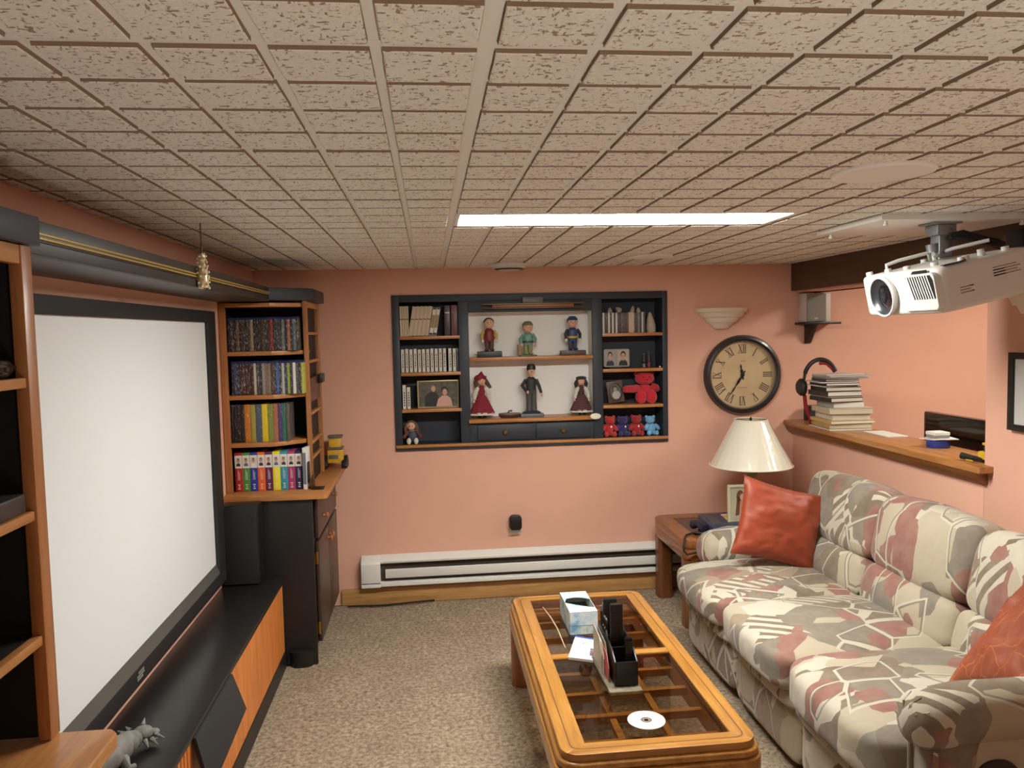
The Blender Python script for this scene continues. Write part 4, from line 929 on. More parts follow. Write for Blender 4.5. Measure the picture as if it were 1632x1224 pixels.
# dark standing man figurine, generic
def man():
    x, y, z = 0.533, YB+0.04, CZ2
    t = thing('man_figurine', 'tall dark figurine of a standing man in a grey suit, centre of the display ledge', 'figurine', (x, y, z))
    SU = C('fig_suit', (74,74,68)); JK = C('fig_jacket', (44,46,48))
    a = MB(C('fig_base', (96,104,112), 0.35)); a.prism(rbox_poly(x-0.068, x+0.068, y-0.04, y+0.04, 0.006), 'z', z, z+0.018); a.build('plinth', t, bev=0.002)
    a = MB(JK); a.lathe([(0.058,z+0.018),(0.05,z+0.028),(0.03,z+0.036)], (x,y,0), 22, sy=0.6); a.build('mound', t)
    a = MB(SU); a.tube([(x-0.012,y,z+0.03),(x-0.013,y,z+0.09),(x-0.012,y,z+0.15)], [0.019,0.016,0.018], 14); a.tube([(x+0.014,y,z+0.03),(x+0.015,y,z+0.09),(x+0.013,y,z+0.15)], [0.019,0.016,0.018], 14); a.build('trousers', t)
    a = MB(JK); a.lathe([(0.030,z+0.135),(0.028,z+0.165),(0.031,z+0.20),(0.030,z+0.215),(0.012,z+0.23)], (x,y,0), 20, sy=0.68)
    a.build('jacket', t)
    a = MB(JK); a.tube([(x-0.028,y,z+0.213),(x-0.052,y,z+0.18),(x-0.028,y-0.02,z+0.145)], [0.011,0.010,0.008], 10); al = a.build('arm', t)
    a = MB(JK); a.tube([(x+0.028,y,z+0.213),(x+0.046,y-0.004,z+0.175),(x+0.058,y-0.008,z+0.135)], [0.011,0.010,0.008], 10); ar = a.build('arm', t)
    for s, p, par in ((-1, (x-0.022,y-0.024,z+0.142), al), (1, (x+0.061,y-0.009,z+0.124), ar)):
        a = MB(SKIN); a.ell(p, (0.007,0.006,0.010), 10, 8); a.build('hand', par)
    hc = (x+0.002, y-0.004, z+0.262); R = 0.026
    a = MB(SKIN); a.cyl((x,y,z+0.225), (x+0.002,y-0.002,z+0.245), 0.010, n=10); a.ell(hc, (R*0.82,R*0.9,R*1.05)); eyes(a, hc, R*0.9, R*0.08); a.ell((hc[0],hc[1]-R*0.92,hc[2]-R*0.1),(R*0.12,R*0.14,R*0.2),8,6); a.build('head', t)
    a = MB(C('fig_dark_hair', (40,38,38))); a.ell((hc[0],hc[1]+R*0.2,hc[2]+R*0.42),(R*0.98,R*0.95,R*0.8)); a.lathe([(R*1.02,hc[2]+R*0.35),(R*0.98,hc[2]+R*1.0),(R*0.7,hc[2]+R*1.5),(0,hc[2]+R*1.62)], (hc[0],hc[1]+R*0.05,0), 18); a.build('cap', t)
man(); [o for o in bpy.data.objects if o.name == 'man_figurine'][0].scale = (1.08, 1.08, 1.08)
dx = thing('trinket_dish', 'low dark brown lidded oval dish on the display ledge beside the grey suited figurine', 'dish', (0.395, YB+0.03, CZ2))
DB = C('dark_brown_lacquer', (72,48,44), 0.3)
a = MB(DB); a.lathe([(0.058,CZ2+0.0005),(0.068,CZ2+0.010),(0.070,CZ2+0.020)], (0.395,YB+0.03,0), 28, sy=0.6); a.build('bowl', dx)
a = MB(C('grey_brown_lid', (100,86,78), 0.4)); a.lathe([(0.071,CZ2+0.020),(0.066,CZ2+0.027),(0.0,CZ2+0.031)], (0.395,YB+0.03,0), 28, sy=0.6); ld = a.build('lid', dx)
a = MB(DB); a.tube([(0.385,YB+0.03,CZ2+0.030),(0.392,YB+0.03,CZ2+0.040),(0.412,YB+0.03,CZ2+0.042)], 0.005, 8); a.build('lid_handle', ld)
ov = MB(C('ivory_ceramic', (216,208,186), 0.35)); ov.T = Matrix.Translation((0.918, FY0-0.034, CZ2-0.002)) @ Matrix.Rotation(radians(-14), 4, 'X'); ov.lathe([(0.030,0.002),(0.034,0.0),(0.030,-0.003),(0.0,-0.004)], (0,0,0), 28, ax='y', sy=0.56); ov.lathe([(0.030,0.002),(0.0,0.003)], (0,0,0), 28, ax='y', sy=0.56); ov.T = None
ov = tag(ov.build('oval_plaque'), 'small oval ivory plaque leaning at the right end of the display ledge', 'plaque')
# ---------------------------------------------------------------- right bay contents
cols = [((196,196,184),'pale'),((70,64,62),'dark'),((88,78,72),'brown'),((206,204,192),'white'),((74,72,72),'charcoal'),((200,198,186),'white'),((68,64,64),'dark grey'),((206,200,186),'white'),((72,66,78),'dark violet'),((66,62,64),'black'),((110,84,80),'maroon'),((84,76,74),'grey brown'),((60,62,68),'slate'),((110,76,70),'red brown'),((190,172,148),'cream'),((190,172,148),'beige'),((186,170,148),'cream'),((90,66,64),'dark red'),((92,70,68),'brown'),((110,120,120),'grey green'),((66,68,74),'slate'),((184,184,186),'silver'),((86,80,78),'grey')]
cd = case_proto('slim_case', 0.0108, 0.12, 0.128, None, SPINE('slim_spine', 0.60, 0.75)); cd['wdt'] = 0.0108
rs = random.Random(21)
row(cd, 0.980, fy, RZ[0]+0.0005, [(c, n, 1.05) for c, n in cols], 'on the top right display shelf', 'slim disc cases on the top right display shelf', 'slim disc case', 'disc case', 0.0004, rs)
drop(cd)
SH = M('weathered_shell', (186,172,148), 0.6, var=0.15, vscale=40, bump=0.4, bscale=90)
zt = RZ[0]+0.129
def shell(label, c, r, rot=0.0):
    a = MB(SH)
    Rm = Matrix.Rotation(rot, 3, 'Y')
    prof = [(1.0,-1.0),(1.08,-0.4),(0.8,0.2),(0.45,0.7),(0.0,1.0)]
    vs = []
    a.T = Matrix.Translation(c) @ Rm.to_4x4()
    a.lathe([(p*r[0], h_*r[2]) for p, h_ in prof], (0,0,0), 14, sy=r[1]/r[0])
    for k in range(4): a.tube([(r[0]*(1.05-0.2*k)*cos(q*0.7), r[1]*(1.05-0.2*k)*sin(q*0.7), r[2]*(-0.7+0.42*k)) for q in range(9)], r[0]*0.10, 6, closed=True)
    a.T = None
    return tag(a.build('sea_shell'), label, 'sea shell', 'shells on the top right display shelf')
shell('small grey shell standing on the pale disc cases at the left', (1.040, YB+0.05, zt+0.016), (0.014,0.012,0.016))
shell('round pale shell lying on the dark disc cases', (1.098, YB+0.045, zt+0.014), (0.022,0.018,0.018), radians(70))
shell('tall pointed shell standing on the cream disc cases', (1.185, YB+0.05, zt+0.020), (0.013,0.012,0.021), 0.2)
shell('grey pointed shell on the slate disc cases', (1.222, YB+0.05, zt+0.014), (0.012,0.011,0.015), -0.1)
shell('large pale conch shell standing at the right end of the shelf', (1.300, YB+0.055, RZ[0]+0.068), (0.029,0.028,0.067), -0.08)
# double portrait
dp = thing('double_portrait', 'white framed double portrait of two boys in dark jackets on the second right shelf', 'picture frame', (1.078, YB+0.05, RZ[1]))
a = MB(M('portrait_backing', (150,146,136), 0.5)); a.prism(rbox_poly(0.994, 1.160, RZ[1]+0.010, RZ[1]+0.122, 0.012), 'y', YB+0.040, YB+0.052)
a.build('frame', dp, bev=0.002)
a = MB(); portrait(a, 1.035, RZ[1]+0.018, 0.062, 0.096, YB+0.0395, bg=M('backdrop_a', (150,152,146), 0.6)); portrait(a, 1.118, RZ[1]+0.018, 0.070, 0.098, YB+0.0395, bg=M('backdrop_b', (172,162,146), 0.6), suit=C('print_black', (40,40,44)))
a.build('portrait_print', dp, smooth=0)
a = MB(BLK); a.box(1.03, 1.12, YB+0.036, YB+0.07, RZ[1]+0.0005, RZ[1]+0.010); a.build('stand', dp)
VGL = GLASS('vial_glass', (0.75,0.78,0.78,1))
for i, (x, h_, c, lab) in enumerate(((1.254, 0.092, (150,150,140), 'slim glass vial with pale sand on the second right shelf'), (1.286, 0.100, (176,80,78), 'slim glass vial with pink sand on the second right shelf'))):
    t = thing('glass_vial', lab, 'vial', (x, YB+0.05, RZ[1]))
    a = MB(VGL); a.cyl((x,YB+0.05,RZ[1]+0.0005), (x,YB+0.05,RZ[1]+h_*0.85), 0.012, n=16); a.build('tube', t)
    a = MB(C('sand%d' % i if False else ('pale_sand','pink_sand')[i], c, 0.8)); a.cyl((x,YB+0.05,RZ[1]+0.002), (x,YB+0.05,RZ[1]+h_*(0.28 if i == 0 else 0.36)), 0.0105, n=14); a.build('sand', t)
    a = MB(C('vial_grey', (90,92,94))); a.cyl((x,YB+0.05,RZ[1]+h_*0.4), (x,YB+0.05,RZ[1]+h_*0.8), 0.0085, n=12); a.build('scroll', t)
    a = MB(C('vial_cap', (70,66,64))); a.cyl((x,YB+0.05,RZ[1]+h_*0.85), (x,YB+0.05,RZ[1]+h_), 0.010, n=14); a.build('stopper', t)
wp = MB(PAPER); wp.ell((1.342, YB+0.0, RZ[1]+0.006), (0.006,0.006,0.006), 10, 8); tag(wp.build('white_bead'), 'tiny white bead at the right end of the second right shelf', 'bead')
# wooden frame with oval photo
wf = thing('wooden_frame', 'dark carved wooden frame with an oval old photo, leaning on the third right shelf', 'picture frame', (1.078, YB+0.05, RZ[2]))
a = MB(WOOD('carved_wood', (74,52,42), (100,72,58), 'z', 0.5)); a.box(1.025, 1.130, YB+0.045, YB+0.062, RZ[2]+0.002, RZ[2]+0.140); a.build('frame', wf, bev=0.005)
a = MB(C('frame_oval_rim', (60,44,38))); a.lathe([(0.040,-0.001),(0.042,-0.006),(0.036,-0.007)], (1.078,YB+0.046,RZ[2]+0.070), 24, ax='y', sy=1.4, cap=False); a.build('oval_rim', wf)
a = MB(C('old_photo', (96,92,88))); disc2(a, 1.078, RZ[2]+0.070, 0.037, 0.051, YB+0.0435, 24); a.m = C('old_photo_light', (176,172,164)); disc2(a, 1.080, RZ[2]+0.052, 0.026, 0.026, YB+0.0432); a.m = C('old_photo_hair', (60,56,54)); disc2(a, 1.076, RZ[2]+0.094, 0.017, 0.018, YB+0.0432); a.m = C('old_photo_face', (150,144,136)); disc2(a, 1.077, RZ[2]+0.088, 0.011, 0.014, YB+0.0430)
a.build('oval_photo', wf, smooth=0)
wf.rotation_euler = (0, radians(-8), 0); wf.location.z += 0.008
# plush toys
def plush(name, label, x, y, z, h, colr, matn, group=None, spread=1.0, tagp=True, look=0.0):
    m = M(matn, colr, 0.95, var=0.12, vscale=50, bump=0.6, bscale=250, sheen=0.3)
    t = thing(name, label, 'plush toy', (x, y, z), group); u = h/0.125
    a = MB(m); a.ell((x, y+0.004*u, z+0.040*u), (0.031*u, 0.026*u, 0.040*u), 18, 12); a.build('body', t)
    for sg in (-1, 1):
        a = MB(m); a.tube([(x+sg*0.016*u,y-0.006*u,z+0.014*u),(x+sg*0.024*u*spread,y-0.030*u,z+0.013*u),(x+sg*0.026*u*spread,y-0.042*u,z+0.016*u)], [0.015*u,0.014*u,0.012*u], 12); a.ell((x+sg*0.026*u*spread,y-0.044*u,z+0.017*u),(0.0135*u,0.009*u,0.016*u),12,8); a.build('leg', t)
        a = MB(m); a.tube([(x+sg*0.024*u,y,z+0.066*u),(x+sg*0.040*u*spread,y-0.012*u,z+0.050*u),(x+sg*0.042*u*spread,y-0.024*u,z+0.036*u)], [0.012*u,0.012*u,0.010*u], 12); a.build('arm', t)
    hx_ = x+look*0.008*u; hc = (hx_, y-0.004*u, z+0.097*u); R = 0.029*u
    a = MB(m); a.ell(hc, (R*1.05, R*0.92, R*0.92), 18, 12); a.ell((hc[0]+look*R*0.3,hc[1]-R*0.8,hc[2]-R*0.25),(R*0.48,R*0.42,R*0.38),14,10); a.build('head', t)
    for sg in (-1, 1):
        a = MB(m); a.ell((hc[0]+sg*R*0.82,hc[1]+R*0.1,hc[2]+R*0.72),(R*0.36,R*0.2,R*0.36),12,8); a.build('ear', t)
    a = MB(BLK); [a.ell((hc[0]+look*R*0.3+sg*R*0.33,hc[1]-R*0.86,hc[2]+R*0.18),(R*0.08,R*0.05,R*0.09),8,6) for sg in (-1,1)]; a.ell((hc[0]+look*R*0.3,hc[1]-R*1.2,hc[2]-R*0.15),(R*0.12,R*0.07,R*0.09),8,6); a.build('face', t)
    if tagp: a = MB(PAPER); a.add([(x+0.004*u,y-0.0265*u,z+0.054*u),(x+0.016*u,y-0.0265*u,z+0.056*u),(x+0.012*u,y-0.0268*u,z+0.066*u),(x+0.006*u,y-0.0262*u,z+0.066*u)],[(0,1,2,3)]); a.build('heart_tag', t, smooth=0)
    return t
# plain generic plush in place of the large red one
t = thing('plush_bear', 'large bright red plush toy sitting on the third right shelf', 'plush toy', (1.262, YB+0.055, RZ[2]))
RP = M('bright_red_plush', (190,34,48), 0.95, var=0.12, vscale=50, bump=0.7, bscale=250, sheen=0.3)
x, y, z = 1.258, YB+0.062, RZ[2]
a = MB(RP); a.ell((x,y,z+0.062),(0.058,0.044,0.062),20,12); a.build('body', t)
for sg in (-1, 1):
    a = MB(RP); a.tube([(x+sg*0.028,y-0.01,z+0.034),(x+sg*0.033,y-0.045,z+0.036)],[0.032,0.033],14); a.ell((x+sg*0.034,y-0.050,z+0.043),(0.034,0.020,0.043),16,10); a.build('leg', t)
a = MB(RP); a.tube([(x-0.045,y-0.010,z+0.098),(x-0.085,y-0.04,z+0.094),(x-0.128,y-0.058,z+0.096)],[0.022,0.024,0.022],14); a.ell((x-0.132,y-0.058,z+0.096),(0.022,0.02,0.022),14,10); a.build('arm', t)
a = MB(RP); a.tube([(x+0.045,y-0.005,z+0.105),(x+0.070,y-0.02,z+0.098),(x+0.073,y-0.035,z+0.085)],[0.022,0.023,0.020],14); a.build('arm', t)
a = MB(RP); a.ell((x+0.0,y-0.008,z+0.158),(0.062,0.046,0.042),20,12); a.ell((x,y-0.046,z+0.147),(0.026,0.018,0.018),14,10); a.build('head', t)
for sg in (-1, 1): a = MB(RP); a.ell((x+sg*0.048,y,z+0.186),(0.017,0.010,0.016),12,8); a.build('ear', t)
a = MB(BLK); [a.ell((x+sg*0.020,y-0.051,z+0.168),(0.005,0.003,0.005),8,6) for sg in (-1,1)]; a.ell((x,y-0.063,z+0.152),(0.006,0.004,0.004),8,6); a.build('face', t)
g = 'small plush bears in the bottom right bay'
plush('plush_bear', 'red plush bear at the left end of the bottom right bay', 1.026, YB+0.06, ZB, 0.128, (186,46,44), 'red_plush_a', g, look=0.8)
plush('plush_bear', 'dark purple plush bear between the two red bears', 1.118, YB+0.065, ZB, 0.124, (56,40,100), 'purple_plush', g, look=-0.2)
plush('plush_bear', 'darker red plush bear right of the purple bear', 1.202, YB+0.06, ZB, 0.128, (160,36,36), 'red_plush_b', g)
plush('plush_bear', 'pale blue plush bear at the right end of the bottom right bay', 1.300, YB+0.06, ZB, 0.122, (120,176,216), 'blue_plush', g, look=-1.0, tagp=False)
# ================================================================ back wall, right side
# stepped plaster sconces
PLAS = M('sconce_plaster', (222,208,188), 0.6, bump=0.1, bscale=80)
def sconce(label, loc, rz):
    t = thing('wall_sconce', label, 'sconce', loc, 'stepped plaster wall sconces')
    def half(r0, z0, r1, z1, nm):
        a = MB(PLAS); n = 20; vs = []
        for r, z in ((r0, z0), (r1, z1)):
            for i in range(n+1):
                q = pi+pi*i/n; vs.append((loc[0]+r*cos(q), loc[1]+0.72*r*sin(q)-0.001, loc[2]+z))
        fs = [(i, i+1, n+2+i, n+1+i) for i in range(n)]+[tuple(range(n, -1, -1)), tuple(range(n+1, 2*n+2)), (0, n+1, 2*n+1, n)]
        a.add(vs, fs); a.build(nm, t, bev=0.0015)
    half(0.166, 0.104, 0.170, 0.130, 'rim_tier'); half(0.132, 0.072, 0.150, 0.104, 'bowl_tier'); half(0.098, 0.040, 0.118, 0.072, 'bowl_tier'); half(0.045, 0.0, 0.084, 0.040, 'bowl_tier')
    t.rotation_euler = (0, 0, rz); return t
sconce('stepped half bowl plaster sconce on the back wall above the clock', (1.738, YB, 1.632), 0)
sconce('stepped plaster sconce on the near right wall, cut by the photo edge behind the projector', (XR, 1.60, 1.63), radians(-90))
# clock
CXC, CZC, CR = 1.872, 1.340, 0.252
ck = thing('wall_clock', 'large round wall clock with black rim and Roman numerals on a parchment face', 'clock', (CXC, YB, CZC-CR))
a = MB(M('clock_rim', (36,36,38), 0.3, coat=0.3)); a.lathe([(CR*0.90,0.0),(CR,-0.004),(CR*1.0,-0.022),(CR*0.955,-0.042),(CR*0.90,-0.046),(CR*0.855,-0.036),(CR*0.845,-0.020)], (CXC,YB,CZC), 64, ax='y', cap=False); a.build('rim', ck)
a = MB(M('clock_inner_ring', (150,136,112), 0.3, 0.4)); a.lathe([(CR*0.846,-0.030),(CR*0.822,-0.022)], (CXC,YB,CZC), 64, ax='y', cap=False); a.build('inner_ring', ck)
a = MB(M('clock_parchment', (196,172,132), 0.6, var=0.10, vscale=9)); a.lathe([(CR*0.85,-0.010),(0.0,-0.0101)], (CXC,YB,CZC), 64, ax='y'); a.lathe([(CR*0.85,-0.002),(CR*0.85,-0.010)], (CXC,YB,CZC), 64, ax='y', cap=False); face = a.build('face', ck)
NUM = ['XII','I','II','III','IIII','V','VI','VII','VIII','IX','X','XI']
INK = M('clock_ink', (62,48,42), 0.6); INKL = M('clock_ink_faded', (128,100,82), 0.6)
for i, s in enumerate(NUM):
    ang = radians(30*i); a = MB(INK); Hn = 0.054; y = YB-0.0108
    adv = {'I': 0.012, 'V': 0.030, 'X': 0.030}; W_ = sum(adv[c] for c in s); x0 = -W_/2
    def stroke(xa, za, xb, zb, t):
        d = Vector((xb-xa, zb-za)); d.normalize(); n = Vector((-d.y, d.x))*t/2
        pts = [(xa+n.x,za+n.y),(xb+n.x,zb+n.y),(xb-n.x,zb-n.y),(xa-n.x,za-n.y)]
        out = []
        for px_, pz_ in pts:
            r = CR*0.655+pz_; out.append((CXC+px_*cos(ang)+r*sin(ang), y, CZC-px_*sin(ang)+r*cos(ang)))
        a.add(out, [(0,1,2,3)])
    for c in s:
        w_ = adv[c]; m_ = x0+w_/2
        if c == 'I': stroke(m_, -Hn/2, m_, Hn/2, 0.0058)
        elif c == 'V': stroke(m_-0.011, Hn/2, m_, -Hn/2, 0.0058); stroke(m_+0.011, Hn/2, m_, -Hn/2, 0.0028)
        else: stroke(m_-0.011, Hn/2, m_+0.011, -Hn/2, 0.0058); stroke(m_+0.011, Hn/2, m_-0.011, -Hn/2, 0.0028)
        x0 += w_
    stroke(-W_/2, Hn/2, W_/2, Hn/2, 0.0022); stroke(-W_/2, -Hn/2, W_/2, -Hn/2, 0.0022)
    a.build('numeral', face, smooth=0)
a = MB(INKL)
for k in range(7): a.box(CXC-0.035+0.010*k, CXC-0.029+0.010*k, YB-0.0108, YB-0.0104, CZC-0.083, CZC-0.079)
for k in range(4): a.box(CXC-0.008+0.008*k, CXC-0.003+0.008*k, YB-0.0108, YB-0.0104, CZC+0.085, CZC+0.090)
a.build('dial_lettering', face, smooth=0)
def hand(nm, ang, L, w_, y):
    a = MB(BLK); ca, sa = cos(ang), sin(ang)
    pts = [(-w_*0.5,-0.03),(-w_*0.5,0.0),(-w_,L*0.35),(-w_*0.3,L*0.55),(-w_*0.55,L*0.8),(0,L),(w_*0.55,L*0.8),(w_*0.3,L*0.55),(w_,L*0.35),(w_*0.5,0.0),(w_*0.5,-0.03)]
    P = [(CXC+p*ca+q*sa, CZC-p*sa+q*ca) for p, q in pts]; a.prism(P, 'y', y, y+0.0015); a.build(nm, ck, smooth=0)
hand('minute_hand', radians(213), 0.145, 0.008, YB-0.018); hand('hour_hand', radians(350), 0.070, 0.010, YB-0.0145)
a = MB(BLK); a.lathe([(0.012,-0.010),(0.012,-0.020),(0.0,-0.021)], (CXC,YB,CZC), 16, ax='y'); a.build('hub', ck)
# speaker on its bracket shelf
bs = thing('bracket_shelf', 'small black bracket shelf on the back wall in the opening', 'shelf', (2.335, YB-0.08, 1.53))
a = MB(BLK); a.box(2.222, 2.452, YB-0.15, YB, 1.648, 1.662); a.build('board', bs, bev=0.002)
a = MB(BLK); a.prism([(YB,1.525),(YB,1.6475),(YB-0.11,1.6475),(YB-0.09,1.63),(YB-0.02,1.535)], 'x', 2.285, 2.325); a.build('bracket', bs, bev=0.002)
ws = thing('surround_speaker', 'small silver grey speaker with white side on the black bracket shelf', 'speaker', (2.32, YB-0.07, 1.663))
a = MB(M('pale_speaker_side', (204,196,184), 0.45)); a.box(2.240, 2.402, YB-0.115, YB-0.01, 1.663, 1.842); a.build('cabinet', ws, bev=0.005)
a = MB(M('grey_speaker_cloth', (126,122,114), 0.8, bump=0.3, bscale=500)); a.box(2.243, 2.366, YB-0.126, YB-0.1155, 1.667, 1.838); a.build('grille', ws, bev=0.004)
a = MB(STEEL); a.box(2.288, 2.312, YB-0.1275, YB-0.1262, 1.680, 1.690); a.build('badge', ws)
# ---------------------------------------------------------------- sill on the half wall
OAKS = WOOD('oak_sill', (150,98,50), (188,130,74), 'y', 0.35, 1.0, 0.25)
SX0, SX1 = 2.145, 2.42
sl = struct(root_struct('trim_4', (2.28, 2.8, 0.985)))
a = MB(OAKS); a.prism([(SX0,1.045-0.028),(SX0+0.004,1.045-0.002),(SX0+0.010,1.045),(SX1,1.045),(SX1,1.017),(SX0,1.017)], 'y', 1.865, YB-0.001)
a.v = [p for p in a.v]; a.build('sill_board', sl, bev=0.003)
a = MB(WOOD('oak_sill_moulding', (112,70,34), (146,96,50), 'y', 0.4)); a.prism([(XR-0.001,1.0165),(SX0+0.006,1.0165),(SX0+0.012,1.005),(SX0+0.022,0.985),(SX0+0.034,0.972),(XR-0.001,0.965)], 'y', 1.895, YB-0.001); a.build('sill_moulding', sl, bev=0.002)
SZ = 1.045
# pile of books and magazines
pd = [ # label, x0,x1,y0,y1,h,color
 ('loose white papers at the bottom of the pile on the sill',2.155,2.40,3.07,3.34,0.006,(214,208,198)),
 ('tan hardback at the bottom of the pile on the sill',2.165,2.415,3.09,3.33,0.028,(178,146,92)),
 ('yellow edged book above the tan hardback',2.160,2.425,3.08,3.33,0.020,(196,164,104)),
 ('thick white paperback in the lower pile on the sill',2.185,2.410,3.10,3.32,0.034,(214,206,186)),
 ('thick cream book in the middle of the pile on the sill',2.165,2.418,3.085,3.33,0.034,(196,184,156)),
 ('silver boxed case in the middle of the pile',2.185,2.37,3.10,3.30,0.034,(170,166,158)),
 ('black case with rounded edge above the silver case',2.150,2.350,3.09,3.31,0.024,(46,42,42)),
 ('thin grey booklet between the black cases',2.150,2.355,3.10,3.30,0.007,(150,142,128)),
 ('dark grey disc set in the upper pile',2.140,2.350,3.10,3.31,0.028,(58,52,50)),
 ('black video case in the upper pile',2.145,2.350,3.10,3.30,0.024,(40,38,40)),
 ('thin white envelope above the black video case',2.130,2.335,3.11,3.32,0.006,(206,200,192)),
 ('dark folder in the upper pile',2.145,2.340,3.10,3.31,0.016,(54,50,52)),
 ('white brochure sticking out of the upper pile',2.115,2.33,3.10,3.31,0.006,(208,202,196)),
 ('dark glossy magazine near the top of the pile',2.150,2.345,3.11,3.30,0.014,(70,62,62)),
 ('grey magazine near the top of the pile',2.155,2.39,3.10,3.30,0.010,(150,140,134)),
 ('folded newspaper on top of the pile',2.150,2.415,3.10,3.29,0.010,(178,168,158)),
 ('loose pale leaflet lying topmost on the pile',2.145,2.375,3.12,3.28,0.006,(206,196,184)),
]
z = SZ+0.0005; rp_ = random.Random(4)
for i, (lab, x0, x1, y0, y1, hh, c) in enumerate(pd):
    t = thing('stacked_book' if hh > 0.012 else 'stacked_paper', lab, 'book' if hh > 0.012 else 'paper', ((x0+x1)/2, (y0+y1)/2, z), 'pile of books and papers on the sill')
    cm = M('pile_cover_%d' % i, c, 0.5, var=0.08)
    if hh > 0.012:
        k = 0.0025
        a = MB(cm); a.box(x0,x1,y0,y1,z,z+k); a.box(x0,x1,y0,y1,z+hh-k,z+hh); a.box(x0,x0+k,y0,y1,z+k,z+hh-k); a.build('cover', t, bev=0.0007)
        a = MB(M('pile_pages_%d' % (i % 3), ((206,198,176),(196,186,160),(214,208,196))[i % 3] if sum(c) > 250 else (c[0]+14,c[1]+14,c[2]+14), 0.8)); a.box(x0+k+0.0003,x1-0.004,y0+0.003,y1-0.003,z+k+0.0003,z+hh-k-0.0003); a.build('pages', t)
    else:
        a = MB(cm); a.box(x0,x1,y0,y1,z,z+hh-0.001); a.build('sheets', t)
    t.rotation_euler = (0,0,radians(rp_.uniform(-5,5))); z += hh+0.0006
ztop = z
# headphones hooked over the pile
hp = thing('headphones', 'black headphones with a red padded band hooked over the left side of the pile', 'headphones', (2.18, 3.36, 1.20))
HBK = M('headphone_black', (36,35,35), 0.4)
pts = []
for i in range(15):
    q = radians(168-150*i/14); pts.append((2.218+0.080*cos(q), 3.355-0.07*(i/14), 1.335+0.105*sin(q)))
a = MB(HBK); a.tube(pts, 0.0125, 10); a.build('headband', hp)
a = MB(M('red_padding', (150,36,44), 0.8)); a.tube([(p[0]+0.004+(0.010 if i < 10 else 0), p[1], p[2]-0.022) for i, p in enumerate(pts)][6:14], 0.0105, 10); a.build('band_pad', hp)
a = MB(HBK); a.tube([pts[0], (2.136,3.356,1.33), (2.128,3.356,1.30)], 0.009, 8); a.build('yoke', hp)
a = MB(HBK); a.lathe([(0.0,-0.020),(0.040,-0.018),(0.052,-0.006),(0.052,0.012),(0.040,0.018),(0.0,0.018)], (2.118,3.356,1.275), 24, ax='x'); a.build('ear_cup', hp)
rc = thing('red_strap', 'red fabric strap hanging below the headphones at the left of the pile', 'strap', (2.13, 3.25, SZ))
a = MB(MATS['red_padding']); a.tube([(2.140,3.36,1.225),(2.145,3.36,1.17),(2.165,3.365,1.12),(2.185,3.38,1.085),(2.19,3.39,SZ+0.013),(2.225,3.40,SZ+0.012)], 0.0115, 8); a.build('strap', rc)
qb = thing('cube_speaker', 'small black cube speaker at the far left end of the sill', 'speaker', (2.295, 3.58, SZ))
a = MB(BLK); a.box(2.262, 2.338, 3.54, 3.62, SZ+0.0005, SZ+0.095); a.build('cabinet', qb, bev=0.004)
a = MB(M('cube_cloth', (44,40,38), 0.8)); a.box(2.266, 2.334, 3.534, 3.5395, SZ+0.006, SZ+0.09); a.build('grille', qb)
wp_ = MB(PAPER); wp_.box(2.30, 2.415, 2.76, 2.99, SZ+0.0005, SZ+0.004); tag(wp_.build('loose_paper'), 'white sheet of paper lying flat on the middle of the sill', 'paper')
bt = thing('blue_tin', 'low round blue tin on the sill with papers and a white pad on top', 'tin', (2.335, 2.40, SZ))
a = MB(M('blue_tin_paint', (44,60,140), 0.4)); a.lathe([(0.050,SZ+0.0005),(0.052,SZ+0.004),(0.052,SZ+0.034),(0.048,SZ+0.036)], (2.335,2.40,0), 28); a.build('tin', bt, smooth=50)
cpd = thing('card_papers', 'thin white cards lying on the round blue tin', 'paper', (2.335, 2.40, SZ+0.037))
for k, (dx, dy, q) in enumerate(((0.0,0.02,0.3),(0.012,-0.01,-0.2))):
    a = MB(PAPER); a.T = Matrix.Translation((2.335+dx, 2.40+dy, SZ+0.0375+0.004*k)) @ Matrix.Rotation(q, 4, 'Z'); a.box(-0.058,0.058,-0.045,0.045,0,0.003); a.T = None; a.build('card', cpd)
npd = thing('note_pad', 'small thick white pad on top of the cards on the blue tin', 'pad', (2.335, 2.41, SZ+0.046))
a = MB(M('pad_grey', (140,136,128), 0.6)); a.box(2.298,2.372,2.37,2.44,SZ+0.0455,SZ+0.058); a.build('box', npd, bev=0.001)
a = MB(PAPER); a.box(2.296,2.374,2.368,2.442,SZ+0.0585,SZ+0.075); a.build('sheets', npd, bev=0.003)
# clamp tool at the near end
ct_ = thing('bar_clamp', 'black and yellow quick clamp lying on the near end of the sill', 'clamp', (2.235, 1.99, SZ))
YL = M('clamp_yellow', (206,170,40), 0.45)
a = MB(BLK); a.tube([(2.205,2.055,SZ+0.018),(2.222,2.01,SZ+0.014),(2.234,1.955,SZ+0.012)], [0.015,0.012,0.011], 10); a.build('handle', ct_)
a = MB(YL); a.box(2.206,2.212,1.985,2.03,SZ+0.002,SZ+0.007); a.build('handle_inlay', ct_)
a = MB(YL); a.box(2.226,2.262,1.935,1.985,SZ+0.014,SZ+0.048); a.build('body', ct_, bev=0.006)
a = MB(BLK); a.box(2.236,2.252,1.938,1.962,SZ+0.048,SZ+0.075); a.build('jaw', ct_, bev=0.003)
a = MB(YL); a.box(2.232,2.256,1.936,1.966,SZ+0.0755,SZ+0.086); a.build('jaw_pad', ct_, bev=0.003)
